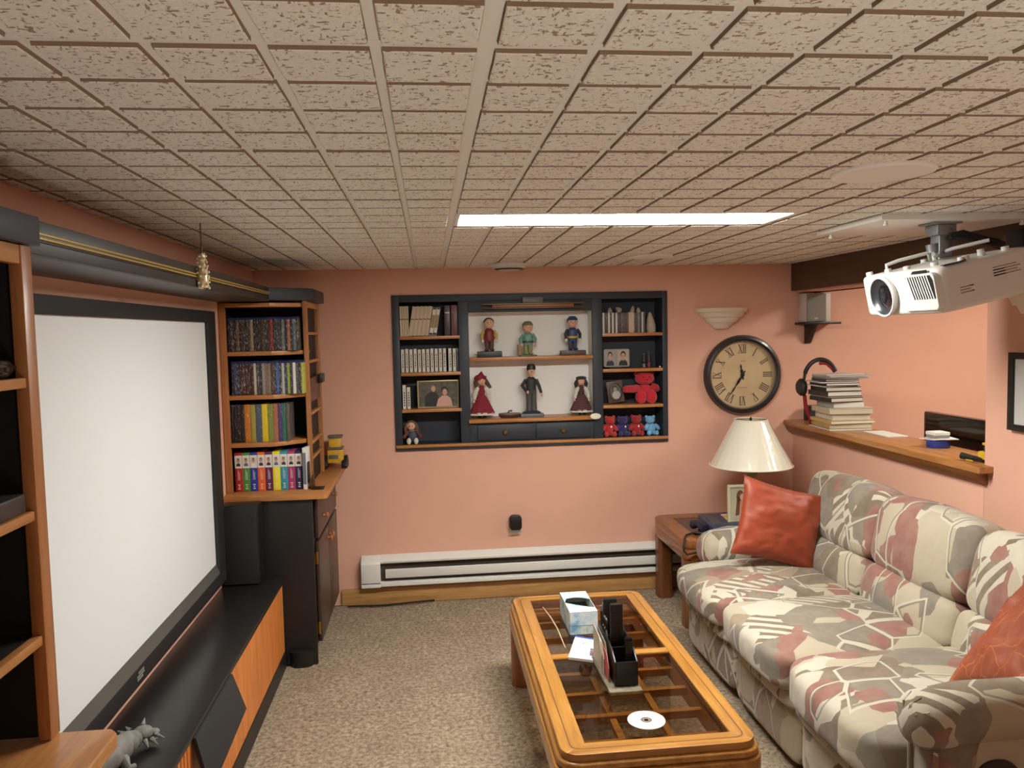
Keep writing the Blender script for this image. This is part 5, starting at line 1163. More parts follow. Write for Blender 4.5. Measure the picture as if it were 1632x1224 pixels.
# ---------------------------------------------------------------- next room: desk and television
dk = thing('desk', 'plain wooden desk in the next room carrying the television, behind the sill', 'desk', (2.85, 2.55, 0))
a = MB(OAKS); a.box(2.50, 3.10, 1.6, 3.25, 0.71, 0.74); a.build('desktop', dk, bev=0.003)
for x, y in ((2.54,1.64),(3.06,1.64),(2.54,3.21),(3.06,3.21)): a = MB(OAKZ); a.cbox((x,y,0.349), (0.05,0.05,0.722)); a.build('leg', dk)
tv = thing('television', 'glossy black flat television behind the half wall sill', 'television', (2.66, 2.40, 0.741))
a = MB(BLKG); a.box(2.61, 2.655, 1.98, 2.925, 0.84, 1.158); a.build('bezel', tv, bev=0.008)
a = MB(M('tv_panel', (16,14,13), 0.08)); a.box(2.6075, 2.6095, 2.0, 2.905, 0.862, 1.140); a.build('panel', tv)
a = MB(BLK); a.box(2.62, 2.645, 2.36, 2.50, 0.75, 0.842); a.box(2.55, 2.78, 2.28, 2.58, 0.741, 0.752); a.build('stand', tv, bev=0.003)
# framed picture on the near right wall
fp = thing('framed_picture', 'black framed picture with white mat on the right wall, cut by the photo edge', 'picture frame', (XR, 1.52, 1.21))
a = MB(BLK); ring_prism(a, [(1.28,1.212),(1.768,1.212),(1.768,1.520),(1.28,1.520)], [(1.305,1.237),(1.743,1.237),(1.743,1.495),(1.305,1.495)], 'x', XR-0.024, XR-0.001); a.build('frame', fp, bev=0.002)
a = MB(M('picture_mat', (196,194,188), 0.5)); a.box(XR-0.012, XR-0.008, 1.305, 1.743, 1.237, 1.495); a.build('mat', fp)
a = MB(M('picture_print', (150,146,138), 0.6, var=0.3, vscale=14)); a.box(XR-0.0128, XR-0.0122, 1.37, 1.68, 1.29, 1.44); a.build('print', fp)
kb = MB(BLK); kb.box(XR-0.06, XR-0.0125, 1.66, 1.745, 1.925, 1.992); tag(kb.build('sensor_box', bev=0.004), 'small black box on the dark beam at the right photo edge above the projector', 'sensor')
# ---------------------------------------------------------------- ceiling plate, mount and projector
PW = M('projector_white', (206,204,198), 0.35)
mt = thing('projector_mount', 'white ceiling plate with a grey steel projector mount hanging from it', 'mount', (1.82, 1.65, H))
a = MB(WHITE); a.box(1.52, 2.13, 1.55, 2.02, 2.012, H-0.0075); a.build('ceiling_plate', mt, bev=0.002)
for x, y in ((1.56,1.59),(1.56,1.98),(2.09,1.59),(2.09,1.98)): a = MB(WHITE); a.lathe([(0.006,2.012),(0.006,2.004),(0.009,2.002),(0.009,1.996),(0.0,1.994)], (x,y,0), 12); a.build('bolt', mt)
a = MB(STEEL); a.box(1.755, 1.865, 1.60, 1.70, 2.004, 2.0115); a.box(1.775, 1.85, 1.612, 1.688, 1.965, 2.0035); a.build('flange', mt, bev=0.003)
a = MB(STEEL); a.box(1.790, 1.842, 1.622, 1.678, 1.885, 1.966); a.build('column', mt, bev=0.004)
a = MB(M('zinc', (120,122,124), 0.35, 0.8))
for dx, dz in ((-0.012,1.90),(0.012,1.925),(0.0,1.95),(0.012,1.985)): a.lathe([(0.0055,0.0),(0.0055,-0.004),(0.0,-0.005)], (1.815+dx,1.622 if dz < 1.96 else 1.612,dz), 10, ax='y')
a.build('screws', mt)
TP = Matrix.Translation((1.605, 1.33, 1.668)) @ Matrix.Rotation(radians(-12), 4, 'Y')
def TPm(mat): m = MB(mat); m.T = TP; return m
a = TPm(STEEL); a.cyl((0.225,0.32,0.195), (0.225,0.32,0.225), 0.022, n=14); a.build('swivel', mt)
for (x0, y0, x1, y1) in ((0.06,0.36,0.21,0.325),(0.24,0.31,0.36,0.20),(0.22,0.34,0.30,0.44),(0.21,0.30,0.10,0.14)):
    a = TPm(PW); a.tube([(x0,y0,0.166),(x0,y0,0.186),(x0*0.7+x1*0.3,y0*0.7+y1*0.3,0.193),(x1,y1,0.196)], [0.007,0.007,0.007,0.007], 8); a.build('arm', mt)
pj = thing('projector', 'white home projector with large lens hanging from the ceiling mount', 'projector', (1.80, 1.565, 1.70))
def D(q, p): return q
a = TPm(PW); a.cushion((0.180,0.235,0.080), (0.172,0.235,0.080), 14, n=14); body = a.build('body', pj, smooth=50)
a = TPm(M('projector_side_panel', (206,200,190), 0.5)); a.box(0.06, 0.335, 0.0005, 0.003, 0.03, 0.135); a.build('side_cover', pj, bev=0.001)
# raised front fascia
a = TPm(PW); a.prism(rbox_poly(0.008, 0.205, 0.018, 0.145, 0.02), 'x', -0.004, 0.03); a.build('fascia', pj, bev=0.004)
a = TPm(BLK); a.prism([(0.014,0.058),(0.014,0.120),(0.026,0.138),(0.158,0.138),(0.132,0.058)], 'x', -0.0055, -0.0042); a.build('vent_opening', pj)
for i in range(9):
    k = 0.022+0.0135*i
    a = TPm(PW); a.prism([(k-0.004,0.0585),(k+0.0015,0.0585),(k+0.0235,0.1375),(k+0.018,0.1375)], 'x', -0.0066, -0.0056); a.build('vent_slat', pj)
a = TPm(PW); a.lathe([(0.066,0.03),(0.074,0.0),(0.077,-0.008),(0.074,-0.014),(0.069,-0.014),(0.066,-0.008)], (0.0,0.312,0.078), 40, ax='x', cap=False); a.build('lens_ring', pj)
a = TPm(M('lens_barrel', (44,46,50), 0.3)); a.lathe([(0.0675,-0.012),(0.061,-0.004),(0.050,0.003),(0.044,0.0045)], (0.0,0.312,0.078), 40, ax='x', cap=False); a.build('lens_barrel', pj)
a = TPm(M('lens_glass', (18,19,24), 0.06, coat=1.0)); a.lathe([(0.044,0.0045),(0.03,0.001),(0.0,-0.001)], (0.0,0.312,0.078), 32, ax='x'); a.build('lens', pj)
a = TPm(BLK); a.prism([(0.035,0.004),(0.115,0.004),(0.13,0.02),(0.035,0.02)], 'z', 0.1585, 0.1612); a.v = [Vector(p) for p in a.v]; a.build('top_slot', pj)
a = TPm(BLK); a.prism([(0.045,0.146),(0.135,0.146),(0.122,0.156),(0.05,0.156)], 'x', 0.0006, 0.004); a.build('upper_vent', pj)
for x, y in ((0.03,0.43),(0.05,0.34),(0.06,0.24),(0.07,0.10),(0.12,0.03),(0.15,0.05),(0.20,0.04),(0.28,0.03),(0.25,0.42),(0.32,0.20)):
    a = TPm(PW); a.lathe([(0.013,0.157),(0.012,0.172),(0.0,0.173)], (x,y,0), 14); a.build('foot_stud', pj)
PRN = M('printed_label', (140,124,104), 0.6)
for (x0, x1, z0, n) in ((0.075,0.125,0.055,3),(0.20,0.30,0.085,4)):
    a = TPm(PRN)
    for k in range(n): a.box(x0, x1-0.012*(k % 2), 0.0000, 0.0004, z0+0.009*k, z0+0.009*k+0.004)
    a.build('label_print', pj)
cb_ = thing('projector_cables', 'bundle of black cables running from the mount to the projector', 'cable', (1.92, 1.62, 1.95))
CBM = M('cable_black', (30,27,26), 0.5)
for k, (dy, dz) in enumerate(((0,0),(0.012,-0.010),(-0.010,-0.014),(0.004,0.012))):
    a = MB(CBM); a.tube([(1.822,1.608+dy*0.3,1.958+dz*0.4),(1.87,1.60+dy,1.962+dz),(1.93,1.60+dy,1.945+dz),(2.0,1.60+dy*1.5,1.932+dz),(2.045,1.62+dy,1.92+dz),(2.06,1.66+dy,1.895)], 0.0075, 8); a.build('cable', cb_)

# ================================================================ end table in the corner
et = thing('end_table', 'oak end table with rounded corners and glass inset in the far right corner', 'table', (1.60, 3.20, 0))
EX0, EX1, EY0, EY1, EZ = 1.255, 1.95, 2.95, 3.56, 0.492
OE = WOOD('end_table_oak', (120,70,34), (158,98,52), 'y', 0.3, 1.0, 0.35)
a = MB(OE); ring_prism(a, rbox_poly(EX0,EX1,EY0,EY1,0.07), rbox_poly(EX0+0.10,EX1-0.10,EY0+0.10,EY1-0.10,0.004), 'z', EZ-0.05, EZ); a.build('top_frame', et, bev=0.006)
a = MB(M('smoked_inset', (46,36,32), 0.12)); a.box(EX0+0.101,EX1-0.101,EY0+0.101,EY1-0.101,EZ-0.012,EZ-0.004); a.build('glass_inset', et)
a = MB(OE); ring_prism(a, rbox_poly(EX0+0.006,EX1-0.006,EY0+0.006,EY1-0.006,0.065), rbox_poly(EX0+0.05,EX1-0.05,EY0+0.05,EY1-0.05,0.03), 'z', EZ-0.115, EZ-0.0505); a.build('apron', et, bev=0.004)
LEGO = WOOD('end_table_leg', (96,56,28), (130,80,42), 'z', 0.35)
for x, y in ((EX0+0.055,EY0+0.055),(EX1-0.055,EY0+0.055),(EX0+0.055,EY1-0.055),(EX1-0.055,EY1-0.055)):
    a = MB(LEGO); a.prism(rbox_poly(x-0.045,x+0.045,y-0.045,y+0.045,0.02), 'z', 0.0, EZ-0.1155); a.build('leg', et)
# lamp
lx, ly = 1.745, 3.22
lp = thing('table_lamp', 'table lamp with a cream pleated cone shade still in glossy plastic, on the end table', 'lamp', (lx, ly, EZ))
SHD = M('cream_lampshade', (226,216,188), 0.45, var=0.03)
PLS = M('clear_wrap_gloss', (228,222,202), 0.14, coat=1.0, bump=1.0, bscale=34)
def shade(u, v):
    q = 2*pi*u; r = 0.094+(0.232-0.094)*v; r *= 1+0.004*cos(28*q)
    return (lx+r*cos(q), ly+r*sin(q), 1.108-(1.108-0.845)*v)
a = MB(PLS); a.grid(shade, 112, 8, True); a.build('shade', lp, smooth=60)
a = MB(SHD); a.tube([(lx+0.233*cos(2*pi*i/40), ly+0.233*sin(2*pi*i/40), 0.845) for i in range(40)], 0.004, 8, closed=True); a.build('shade_trim', lp)
a = MB(SHD); a.tube([(lx+0.094*cos(2*pi*i/32), ly+0.094*sin(2*pi*i/32), 1.108) for i in range(32)], 0.0035, 8, closed=True); a.build('shade_trim', lp)
a = MB(BRASS); 
for k in range(3): a.cyl((lx,ly,1.098), (lx+0.092*cos(2.1*k),ly+0.092*sin(2.1*k),1.106), 0.002, n=6)
a.cyl((lx,ly,0.80), (lx,ly,1.10), 0.004, n=8); a.build('harp', lp)
a = MB(BLK); a.lathe([(0.006,1.10),(0.008,1.112),(0.004,1.122),(0.0,1.124)], (lx,ly,0), 12); a.build('finial', lp)
a = MB(M('lamp_pale_glass', (170,156,120), 0.1, 0.3)); a.lathe([(0.045,0.735),(0.036,0.75),(0.034,0.78),(0.042,0.80),(0.020,0.815),(0.0,0.816)], (lx,ly,0), 24); a.build('neck', lp)
a = MB(M('amber_glass', (190,110,36), 0.12, 0.1, coat=0.6)); a.lathe([(0.07,EZ+0.001),(0.075,EZ+0.015),(0.055,EZ+0.03),(0.085,EZ+0.09),(0.11,EZ+0.16),(0.10,EZ+0.21),(0.06,EZ+0.238),(0.046,EZ+0.245)], (lx+0.012,ly,0), 28); a.build('body', lp)
# leaning photo frame in front of the lamp
wf2 = thing('child_portrait', 'pale framed portrait of a child in a long dress, standing before the lamp', 'picture frame', (1.655, 3.12, EZ))
a = MB(M('portrait_frame_cream', (196,186,152), 0.5)); ring_prism(a, [(1.578,EZ+0.001),(1.728,EZ+0.001),(1.728,EZ+0.262),(1.578,EZ+0.262)], [(1.592,EZ+0.015),(1.714,EZ+0.015),(1.714,EZ+0.248),(1.592,EZ+0.248)], 'y', 3.10, 3.118); a.build('frame', wf2, bev=0.002)
a = MB(M('portrait_backdrop', (176,168,142), 0.5)); a.box(1.592,1.714,3.107,3.116,EZ+0.015,EZ+0.248); a.build('backdrop', wf2)
a = MB(); y = 3.1065
a.m = C('print_skirt', (176,160,140)); a.add([(1.612,y,EZ+0.05),(1.69,y,EZ+0.05),(1.672,y,EZ+0.14),(1.642,y,EZ+0.14)], [(0,1,2,3)])
a.m = C('print_brown_hair', (110,70,48)); disc2(a, 1.650, EZ+0.195, 0.022, 0.036, y-0.0003); a.add([(1.622,y-0.0003,EZ+0.085),(1.645,y-0.0003,EZ+0.09),(1.655,y-0.0003,EZ+0.2),(1.632,y-0.0003,EZ+0.19)], [(0,1,2,3)])
a.m = PRT_SKIN; disc2(a, 1.662, EZ+0.192, 0.014, 0.020, y-0.0006); a.m = C('print_dress_pink', (190,130,110)); a.add([(1.645,y-0.0006,EZ+0.11),(1.682,y-0.0006,EZ+0.11),(1.676,y-0.0006,EZ+0.172),(1.650,y-0.0006,EZ+0.172)], [(0,1,2,3)])
a.build('printed_child', wf2, smooth=0)
a = MB(C('frame_easel', (120,100,80))); a.add([(1.63,3.1185,EZ+0.20),(1.68,3.1185,EZ+0.20),(1.68,3.155,EZ+0.002),(1.63,3.155,EZ+0.002),(1.63,3.121,EZ+0.20),(1.68,3.121,EZ+0.20),(1.68,3.158,EZ+0.002),(1.63,3.158,EZ+0.002)], [(0,1,2,3),(7,6,5,4),(0,3,7,4),(1,5,6,2),(0,4,5,1),(3,2,6,7)]); a.build('easel_leg', wf2)
wf2.rotation_euler = (0, 0, radians(-3)); wf2.location.x -= 0.015
# telephone base on the end table
ph = thing('telephone', 'dark blue grey telephone base with coloured speed dial labels on the end table', 'telephone', (1.52, 3.12, EZ))
PB = M('phone_blue_grey', (52,58,78), 0.4)
a = MB(PB); a.T = Matrix.Translation((1.535,3.13,EZ)) @ Matrix.Rotation(radians(6),4,'Z')
a.prism([(-0.10,0.001),(0.10,0.001),(0.10,0.075),(-0.10,0.040)], 'x', -0.10, 0.10); a.build('base', ph, bev=0.004)
def slab(x0, x1, y0, y1, m, nm, th=0.0015):
    q = MB(m); q.T = Matrix.Translation((1.535,3.13,EZ)) @ Matrix.Rotation(radians(6),4,'Z')
    f = lambda yy: 0.0576+0.175*yy
    q.add([(x0,y0,f(y0)),(x1,y0,f(y0)),(x1,y1,f(y1)),(x0,y1,f(y1)),(x0,y0,f(y0)+th),(x1,y0,f(y0)+th),(x1,y1,f(y1)+th),(x0,y1,f(y1)+th)], [(3,2,1,0),(4,5,6,7),(0,1,5,4),(1,2,6,5),(2,3,7,6),(3,0,4,7)]); return q.build(nm, ph)
slab(-0.075,-0.02,-0.05,0.07, M('phone_panel', (66,70,66), 0.4), 'keypad_panel')
for k, c in enumerate(((206,160,150),(214,150,60),(206,196,110),(196,190,170))): slab(0.03,0.088,0.055-0.028*k,0.078-0.028*k, M('phone_label_%s' % ('pink','orange','yellow','cream')[k], c, 0.6), 'speed_dial_label')
a = MB(M('clear_tray', (170,172,176), 0.25)); a.T = Matrix.Translation((1.535,3.13,EZ)) @ Matrix.Rotation(radians(6),4,'Z'); a.box(-0.095,0.095,-0.165,-0.105,0.001,0.022); a.build('front_tray', ph, bev=0.003)
a = MB(C('handset_navy', (34,36,54))); a.tube([(1.385,3.18,EZ+0.028),(1.40,3.13,EZ+0.045),(1.415,3.07,EZ+0.028)], [0.026,0.020,0.026], 12); a.build('handset', ph)
pc = MB(CBM); pc.tube([(1.43,3.05,EZ+0.006),(1.36,3.09,EZ+0.006),(1.30,3.05,EZ+0.006),(1.275,3.00,EZ+0.006),(1.262,2.96,EZ+0.004),(1.249,2.94,EZ-0.02),(1.247,2.935,EZ-0.05),(1.265,2.933,EZ-0.07),(1.32,2.935,EZ-0.062)], 0.0055, 8)
tag(pc.build('phone_cord'), 'black phone cord looping over the front edge of the end table', 'cord')
# ================================================================ sofa
def sofa_fabric():
    m, nt, b = _new('sofa_print')
    v0 = _coord(nt, (1, 1, 1), (0, 0, 0))
    nz = _noise(nt, v0, 9.0, 2, 0.5)
    sub = _n(nt, 'ShaderNodeVectorMath', operation='SCALE'); nt.links.new(nz.outputs['Color'], sub.inputs[0]); sub.inputs['Scale'].default_value = 0.010
    ad = _n(nt, 'ShaderNodeVectorMath', operation='ADD'); nt.links.new(v0, ad.inputs[0]); nt.links.new(sub.outputs[0], ad.inputs[1])
    def mapped(scale, rot, loc=(0,0,0)):
        mp = _n(nt, 'ShaderNodeMapping'); nt.links.new(ad.outputs[0], mp.inputs[0]); mp.inputs['Scale'].default_value = scale; mp.inputs['Rotation'].default_value = rot; mp.inputs['Location'].default_value = loc
        return mp.outputs[0]
    def cells(vec, sc, metric):
        n = _n(nt, 'ShaderNodeTexVoronoi', distance=metric); nt.links.new(vec, n.inputs['Vector']); n.inputs['Scale'].default_value = sc
        sp = _n(nt, 'ShaderNodeSeparateColor'); nt.links.new(n.outputs['Color'], sp.inputs[0]); return n, sp
    cream, taupe, grey, mauve, beige, sage, pale = [lin(c) for c in ((172,160,138),(116,101,84),(124,115,102),(138,94,84),(146,128,106),(134,132,118),(188,180,162))]
    n1, s1 = cells(mapped((4.2, 6.0, 3.4), (0.5, 0.3, 0.7)), 1.0, 'MANHATTAN')
    base = _ramp(nt, s1.outputs[0], [(0.0, cream), (0.26, taupe), (0.38, pale), (0.52, beige), (0.62, grey), (0.74, mauve), (0.84, sage), (0.90, cream)], 'CONSTANT')
    wv = _n(nt, 'ShaderNodeTexWave', bands_direction='DIAGONAL', wave_profile='SIN'); nt.links.new(mapped((1,1.6,0.6),(0.2,0.1,0.4)), wv.inputs[0]); wv.inputs['Scale'].default_value = 8.0; wv.inputs['Distortion'].default_value = 0.6
    st = _ramp(nt, wv.outputs['Fac'], [(0.0, taupe), (0.5, pale)], 'CONSTANT')
    sm = _ramp(nt, s1.outputs[1], [(0.0, (1,1,1,1)), (0.24, (0,0,0,1))], 'CONSTANT')
    c1 = _mix(nt, sm, base, st)
    n2, s2 = cells(mapped((8, 10, 6.5), (0.9, 0.2, -0.5), (3,1,2)), 1.0, 'MANHATTAN')
    small = _ramp(nt, s2.outputs[0], [(0.0, mauve), (0.3, pale), (0.55, grey), (0.8, taupe)], 'CONSTANT')
    m2 = _ramp(nt, s2.outputs[1], [(0.0, (1,1,1,1)), (0.22, (0,0,0,1))], 'CONSTANT')
    c2 = _mix(nt, m2, c1, small)
    # pale and grey straight outlines, broken up
    ne = _n(nt, 'ShaderNodeTexVoronoi', feature='DISTANCE_TO_EDGE'); nt.links.new(mapped((4.4,6.4,3.6),(0.3,0.6,-0.3),(1,5,2)), ne.inputs['Vector']); ne.inputs['Scale'].default_value = 1.0
    e1 = _ramp(nt, ne.outputs['Distance'], [(0.0, (1,1,1,1)), (0.035, (0,0,0,1))], 'CONSTANT')
    e2 = _ramp(nt, ne.outputs['Distance'], [(0.0, (0,0,0,1)), (0.035, (0.8,0.8,0.8,1)), (0.065, (0,0,0,1))], 'CONSTANT')
    n3, s3 = cells(mapped((4.4,6.4,3.6),(0.3,0.6,-0.3),(1,5,2)), 1.0, 'EUCLIDEAN')
    mk = _ramp(nt, s3.outputs[2], [(0.0, (1,1,1,1)), (0.38, (0,0,0,1))], 'CONSTANT')
    def mul(a, b_):
        q = _n(nt, 'ShaderNodeMath', operation='MULTIPLY'); nt.links.new(a, q.inputs[0]); nt.links.new(b_, q.inputs[1]); return q.outputs[0]
    c3 = _mix(nt, mul(e2, mk), c2, lin((112,104,92))); c4 = _mix(nt, mul(e1, mk), c3, pale)
    n4 = _noise(nt, v0, 14, 3, 0.6); wsh = _ramp(nt, n4.outputs['Fac'], [(0.35, (0,0,0,1)), (0.75, (0.3,0.3,0.3,1))])
    nt.links.new(_mix(nt, wsh, c4, cream), b.inputs['Base Color'])
    b.inputs['Roughness'].default_value = 0.85; b.inputs['Specular IOR Level'].default_value = 0.2; b.inputs['Sheen Weight'].default_value = 0.15
    w = _noise(nt, v0, 350, 2); w2 = _noise(nt, v0, 7, 3)
    bp = _n(nt, 'ShaderNodeBump'); bp.inputs['Strength'].default_value = 0.35; bp.inputs['Distance'].default_value = 0.03; nt.links.new(w2.outputs['Fac'], bp.inputs['Height'])
    bp2 = _n(nt, 'ShaderNodeBump'); bp2.inputs['Strength'].default_value = 0.25; bp2.inputs['Distance'].default_value = 0.002; nt.links.new(w.outputs['Fac'], bp2.inputs['Height']); nt.links.new(bp.outputs[0], bp2.inputs['Normal']); nt.links.new(bp2.outputs[0], b.inputs['Normal'])
    MATS['sofa'] = m; return m
FAB = sofa_fabric()
so = thing('sofa', 'three seat reclining sofa in cream, taupe and mauve angular print along the right wall', 'sofa', (1.68, 1.76, 0))
YS = [0.885, 1.495, 2.105, 2.725]
SHB = M('sofa_underside', (60,52,46), 0.9)
a = MB(SHB); a.box(1.26, 2.10, 0.70, 2.87, 0.0, 0.06); a.build('plinth', so)
a = MB(FAB); a.cushion((2.03,1.78,0.44), (0.13,1.06,0.36), 14, n=10); a.build('back_body', so)
def wrinkle(sx, amp, seed):
    def f(q, p):
        n = mnoise.noise((q.x*7+seed, q.y*7, q.z*7)); return q*(1+amp*n)
    return f
for i in range(3):
    y0, y1 = YS[i], YS[i+1]; yc = (y0+y1)/2; hy_ = (y1-y0)/2
    dz = (0.03, 0.012, 0.0)[i]
    a = MB(FAB); a.cushion((1.240,yc,0.150), (0.050,hy_-0.002,0.112), 7, (0.012,0,0), n=12, dent=wrinkle(0,0.015,i)); a.build('footrest_panel', so, smooth=60)
    a = MB(FAB); a.cushion((1.215,yc,0.288), (0.056,hy_-0.001,0.034), 5, (0.010,0,0.004), n=12, dent=wrinkle(0,0.03,i+5)); a.build('front_roll', so, smooth=60)
    a = MB(FAB); a.cushion((1.482,yc,0.385+dz/2), (0.370,hy_+0.004,0.072+dz/2), 6, (0.012,0.004,0.036), n=22, dent=wrinkle(0,0.022,i+9)); a.build('seat_cushion', so, smooth=60)
    R1 = Matrix.Rotation(radians(14), 3, 'Y')
    a = MB(FAB); a.cushion((1.835,yc,0.505+dz/2), (0.085,hy_+0.001,0.098), 5, (0.030,0,0.008), n=16, R=R1, dent=wrinkle(0,0.02,i+20)); a.build('lumbar_cushion', so, smooth=60)
    R2 = Matrix.Rotation(radians(15), 3, 'Y')
    a = MB(FAB); a.cushion((1.925,yc,0.735), (0.115,hy_+0.008,0.165), 5, (0.030,0,0.010), n=20, R=R2, dent=wrinkle(0,0.03,i+30)); a.build('back_cushion', so, smooth=60)
# armrests: padded roll over a panel
for nm, yc, xf, zt, sg in (('far', 2.805, 1.285, 0.485, 1), ('near', 0.775, 1.125, 0.600, -1)):
    a = MB(FAB)
    L0 = xf; pts = []; rr = []
    for k, (dx, r) in enumerate(((0.0,0.035),(0.012,0.068),(0.04,0.090),(0.09,0.099),(0.17,0.101),(0.30,0.098),(0.50,0.096),(0.75,0.09),(0.90,0.08))):
        if xf+dx > 2.05: break
        pts.append((xf+dx, yc, zt+0.012*(dx > 0.1))); rr.append(r*(0.80 if nm == 'near' else 1.0))
    a.tube(pts, rr, 22); a.v = [(p[0]+0.004*mnoise.noise((p[0]*14,p[1]*14,p[2]*14)), p[1]+0.006*mnoise.noise((p[0]*11+4,p[1]*11,p[2]*11)), p[2]+0.006*mnoise.noise((p[0]*11,p[1]*11+7,p[2]*11))) for p in a.v]
    arm = a.build('arm_pad', so, smooth=60)
    if nm == 'near':
        for k in range(5):
            q = radians(40+35*k); 
            b_ = MB(FAB); b_.tube([(xf+0.006,yc-0.02*cos(q),zt+0.02*sin(q)),(xf+0.010,yc-0.05*cos(q),zt+0.05*sin(q)),(xf+0.035,yc-0.071*cos(q),zt+0.071*sin(q))], [0.003,0.0045,0.002], 6); b_.build('pleat', arm)
    a = MB(FAB); a.cushion((xf+0.055+ (2.05-xf-0.055)/2, yc, (zt-0.02)/2+0.02), ((2.05-xf-0.055)/2, 0.058, (zt-0.02)/2-0.02), 10, n=12); a.build('arm_panel', so, smooth=60)
    a = MB(FAB); a.tube([(xf+0.054,yc-0.054,0.05),(xf+0.054,yc-0.054,zt-0.06)], 0.007, 8); a.tube([(xf+0.054,yc+0.054,0.05),(xf+0.054,yc+0.054,zt-0.06)], 0.007, 8); a.build('welt', so)
hr = MB(BLK); hr.lathe([(0.055,0.004),(0.055,-0.006),(0.046,-0.009),(0.0,-0.010)], (1.345,0.716,0.475), 26, ax='y', sx=1.0, sy=0.62); hr.build('recliner_handle', so)
# pillows
def pillow(name, label, c, u, v, T, mat, seed, n=30):
    c = Vector(c); u = Vector(u); v = Vector(v); w_ = u.cross(v).normalized()
    a = MB(mat)
    for sg in (-1, 1):
        def fn(s, t):
            x = 2*s-1; y = 2*t-1
            k = 1-0.085*(1-y*y)*abs(x)**1.2; l = 1-0.085*(1-x*x)*abs(y)**1.2
            h_ = T*(max(0, (1-abs(x)**2.4)*(1-abs(y)**2.4)))**0.55
            nn = mnoise.noise((x*2.2+seed, y*2.2, sg*2.0))*0.012+mnoise.noise((x*5+y*2+seed, y*7-x*2, sg*3.0))*0.009
            e = min(1, 4*(1-max(abs(x), abs(y))))
            return c+u*(x*k)+v*(y*l)+w_*(sg*h_+nn*e)
        a.grid(fn, n, n)
    o = a.build(name, smooth=80); return tag(o, label, 'pillow')
def rust(name, c1, c2, embroidered=False):
    m, nt, b = _new(name); v = _coord(nt)
    n = _noise(nt, v, 5, 4, 0.6); base = _ramp(nt, n.outputs['Fac'], [(0.3, lin(c1)), (0.7, lin(c2))])
    if embroidered:
        vv = _n(nt, 'ShaderNodeTexVoronoi', feature='DISTANCE_TO_EDGE'); dn = _noise(nt, v, 8, 2); sc = _n(nt, 'ShaderNodeVectorMath', operation='SCALE'); nt.links.new(dn.outputs['Color'], sc.inputs[0]); sc.inputs['Scale'].default_value = 0.12
        ad = _n(nt, 'ShaderNodeVectorMath', operation='ADD'); nt.links.new(v, ad.inputs[0]); nt.links.new(sc.outputs[0], ad.inputs[1]); nt.links.new(ad.outputs[0], vv.inputs['Vector']); vv.inputs['Scale'].default_value = 13
        k = _ramp(nt, vv.outputs['Distance'], [(0.0, (0.7,0.7,0.7,1)), (0.022, (0,0,0,1))]); base = _mix(nt, k, base, lin((196,116,66)))
    nt.links.new(base, b.inputs['Base Color']); b.inputs['Roughness'].default_value = 0.52; b.inputs['Sheen Weight'].default_value = 0.15; b.inputs['Sheen Tint'].default_value = (1,0.6,0.4,1)
    _bump(nt, b, _noise(nt, v, 12, 3).outputs['Fac'], 0.25, 0.01); return m
pillow('throw_pillow', 'plain rust orange satin pillow at the far end of the sofa', (1.572,2.475,0.686), (0.212,0.0,-0.062), (0.055,0.045,0.178), 0.062, rust('rust_satin', (130,50,24), (152,62,32)), 2)
pillow('throw_pillow', 'rust pillow with embroidered lines leaning in the near corner of the sofa', (1.625,0.925,0.755), (0.0,-0.190,0.075), (0.145,0.0,0.165), 0.058, rust('rust_embroidered', (128,56,30), (150,74,42), True), 8)

# ================================================================ coffee table
ctb = thing('coffee_table', 'long oak coffee table with rounded corners and two smoked glass panes', 'table', (0.565, 1.785, 0))
TX0, TX1, TY0, TY1, TZ = 0.245, 0.885, 1.065, 2.500, 0.400
IX0, IX1, IY0, IY1 = 0.343, 0.797, 1.150, 2.430
def mitre(outer_r, x0, x1, y0, y1, ix0, ix1, iy0, iy1, z0, z1, nmside, nmend, bev):
    n = 4
    def arc(cx, cy, a0, a1): return [(cx+outer_r*cos(radians(a0+(a1-a0)*i/n)), cy+outer_r*sin(radians(a0+(a1-a0)*i/n))) for i in range(n+1)]
    r = outer_r; e = 0.0004
    for nm, mat, poly in (
        (nmside, OAK, arc(x1-r,y0+r,-45,0)+arc(x1-r,y1-r,0,45)+[(ix1,iy1),(ix1,iy0)]),
        (nmside, OAK, arc(x0+r,y1-r,135,180)+arc(x0+r,y0+r,180,225)+[(ix0,iy0),(ix0,iy1)]),
        (nmend, OAKX, arc(x1-r,y1-r,45,90)+arc(x0+r,y1-r,90,135)+[(ix0,iy1),(ix1,iy1)]),
        (nmend, OAKX, arc(x0+r,y0+r,225,270)+arc(x1-r,y0+r,270,315)+[(ix1,iy0),(ix0,iy0)])):
        a = MB(mat); a.prism(poly, 'z', z0, z1); a.build(nm, ctb, bev=bev, seg=3)
mitre(0.055, TX0+0.020, TX1-0.020, TY0+0.020, TY1-0.020, IX0, IX1, IY0, IY1, TZ-0.022, TZ, 'side_rail', 'end_rail', 0.0012)
a = MB(OAK); ring_prism(a, rbox_poly(TX0+0.008,TX1-0.008,TY0+0.008,TY1-0.008,0.062), rbox_poly(IX0-0.01,IX1+0.01,IY0-0.01,IY1+0.01,0.004), 'z', TZ-0.048, TZ-0.0225); a.build('moulding', ctb, bev=0.009, seg=4)
a = MB(OAK); ring_prism(a, rbox_poly(TX0,TX1,TY0,TY1,0.070), rbox_poly(IX0-0.004,IX1+0.004,IY0-0.004,IY1+0.004,0.006), 'z', TZ-0.115, TZ-0.0485); a.build('apron', ctb, bev=0.006, seg=3)
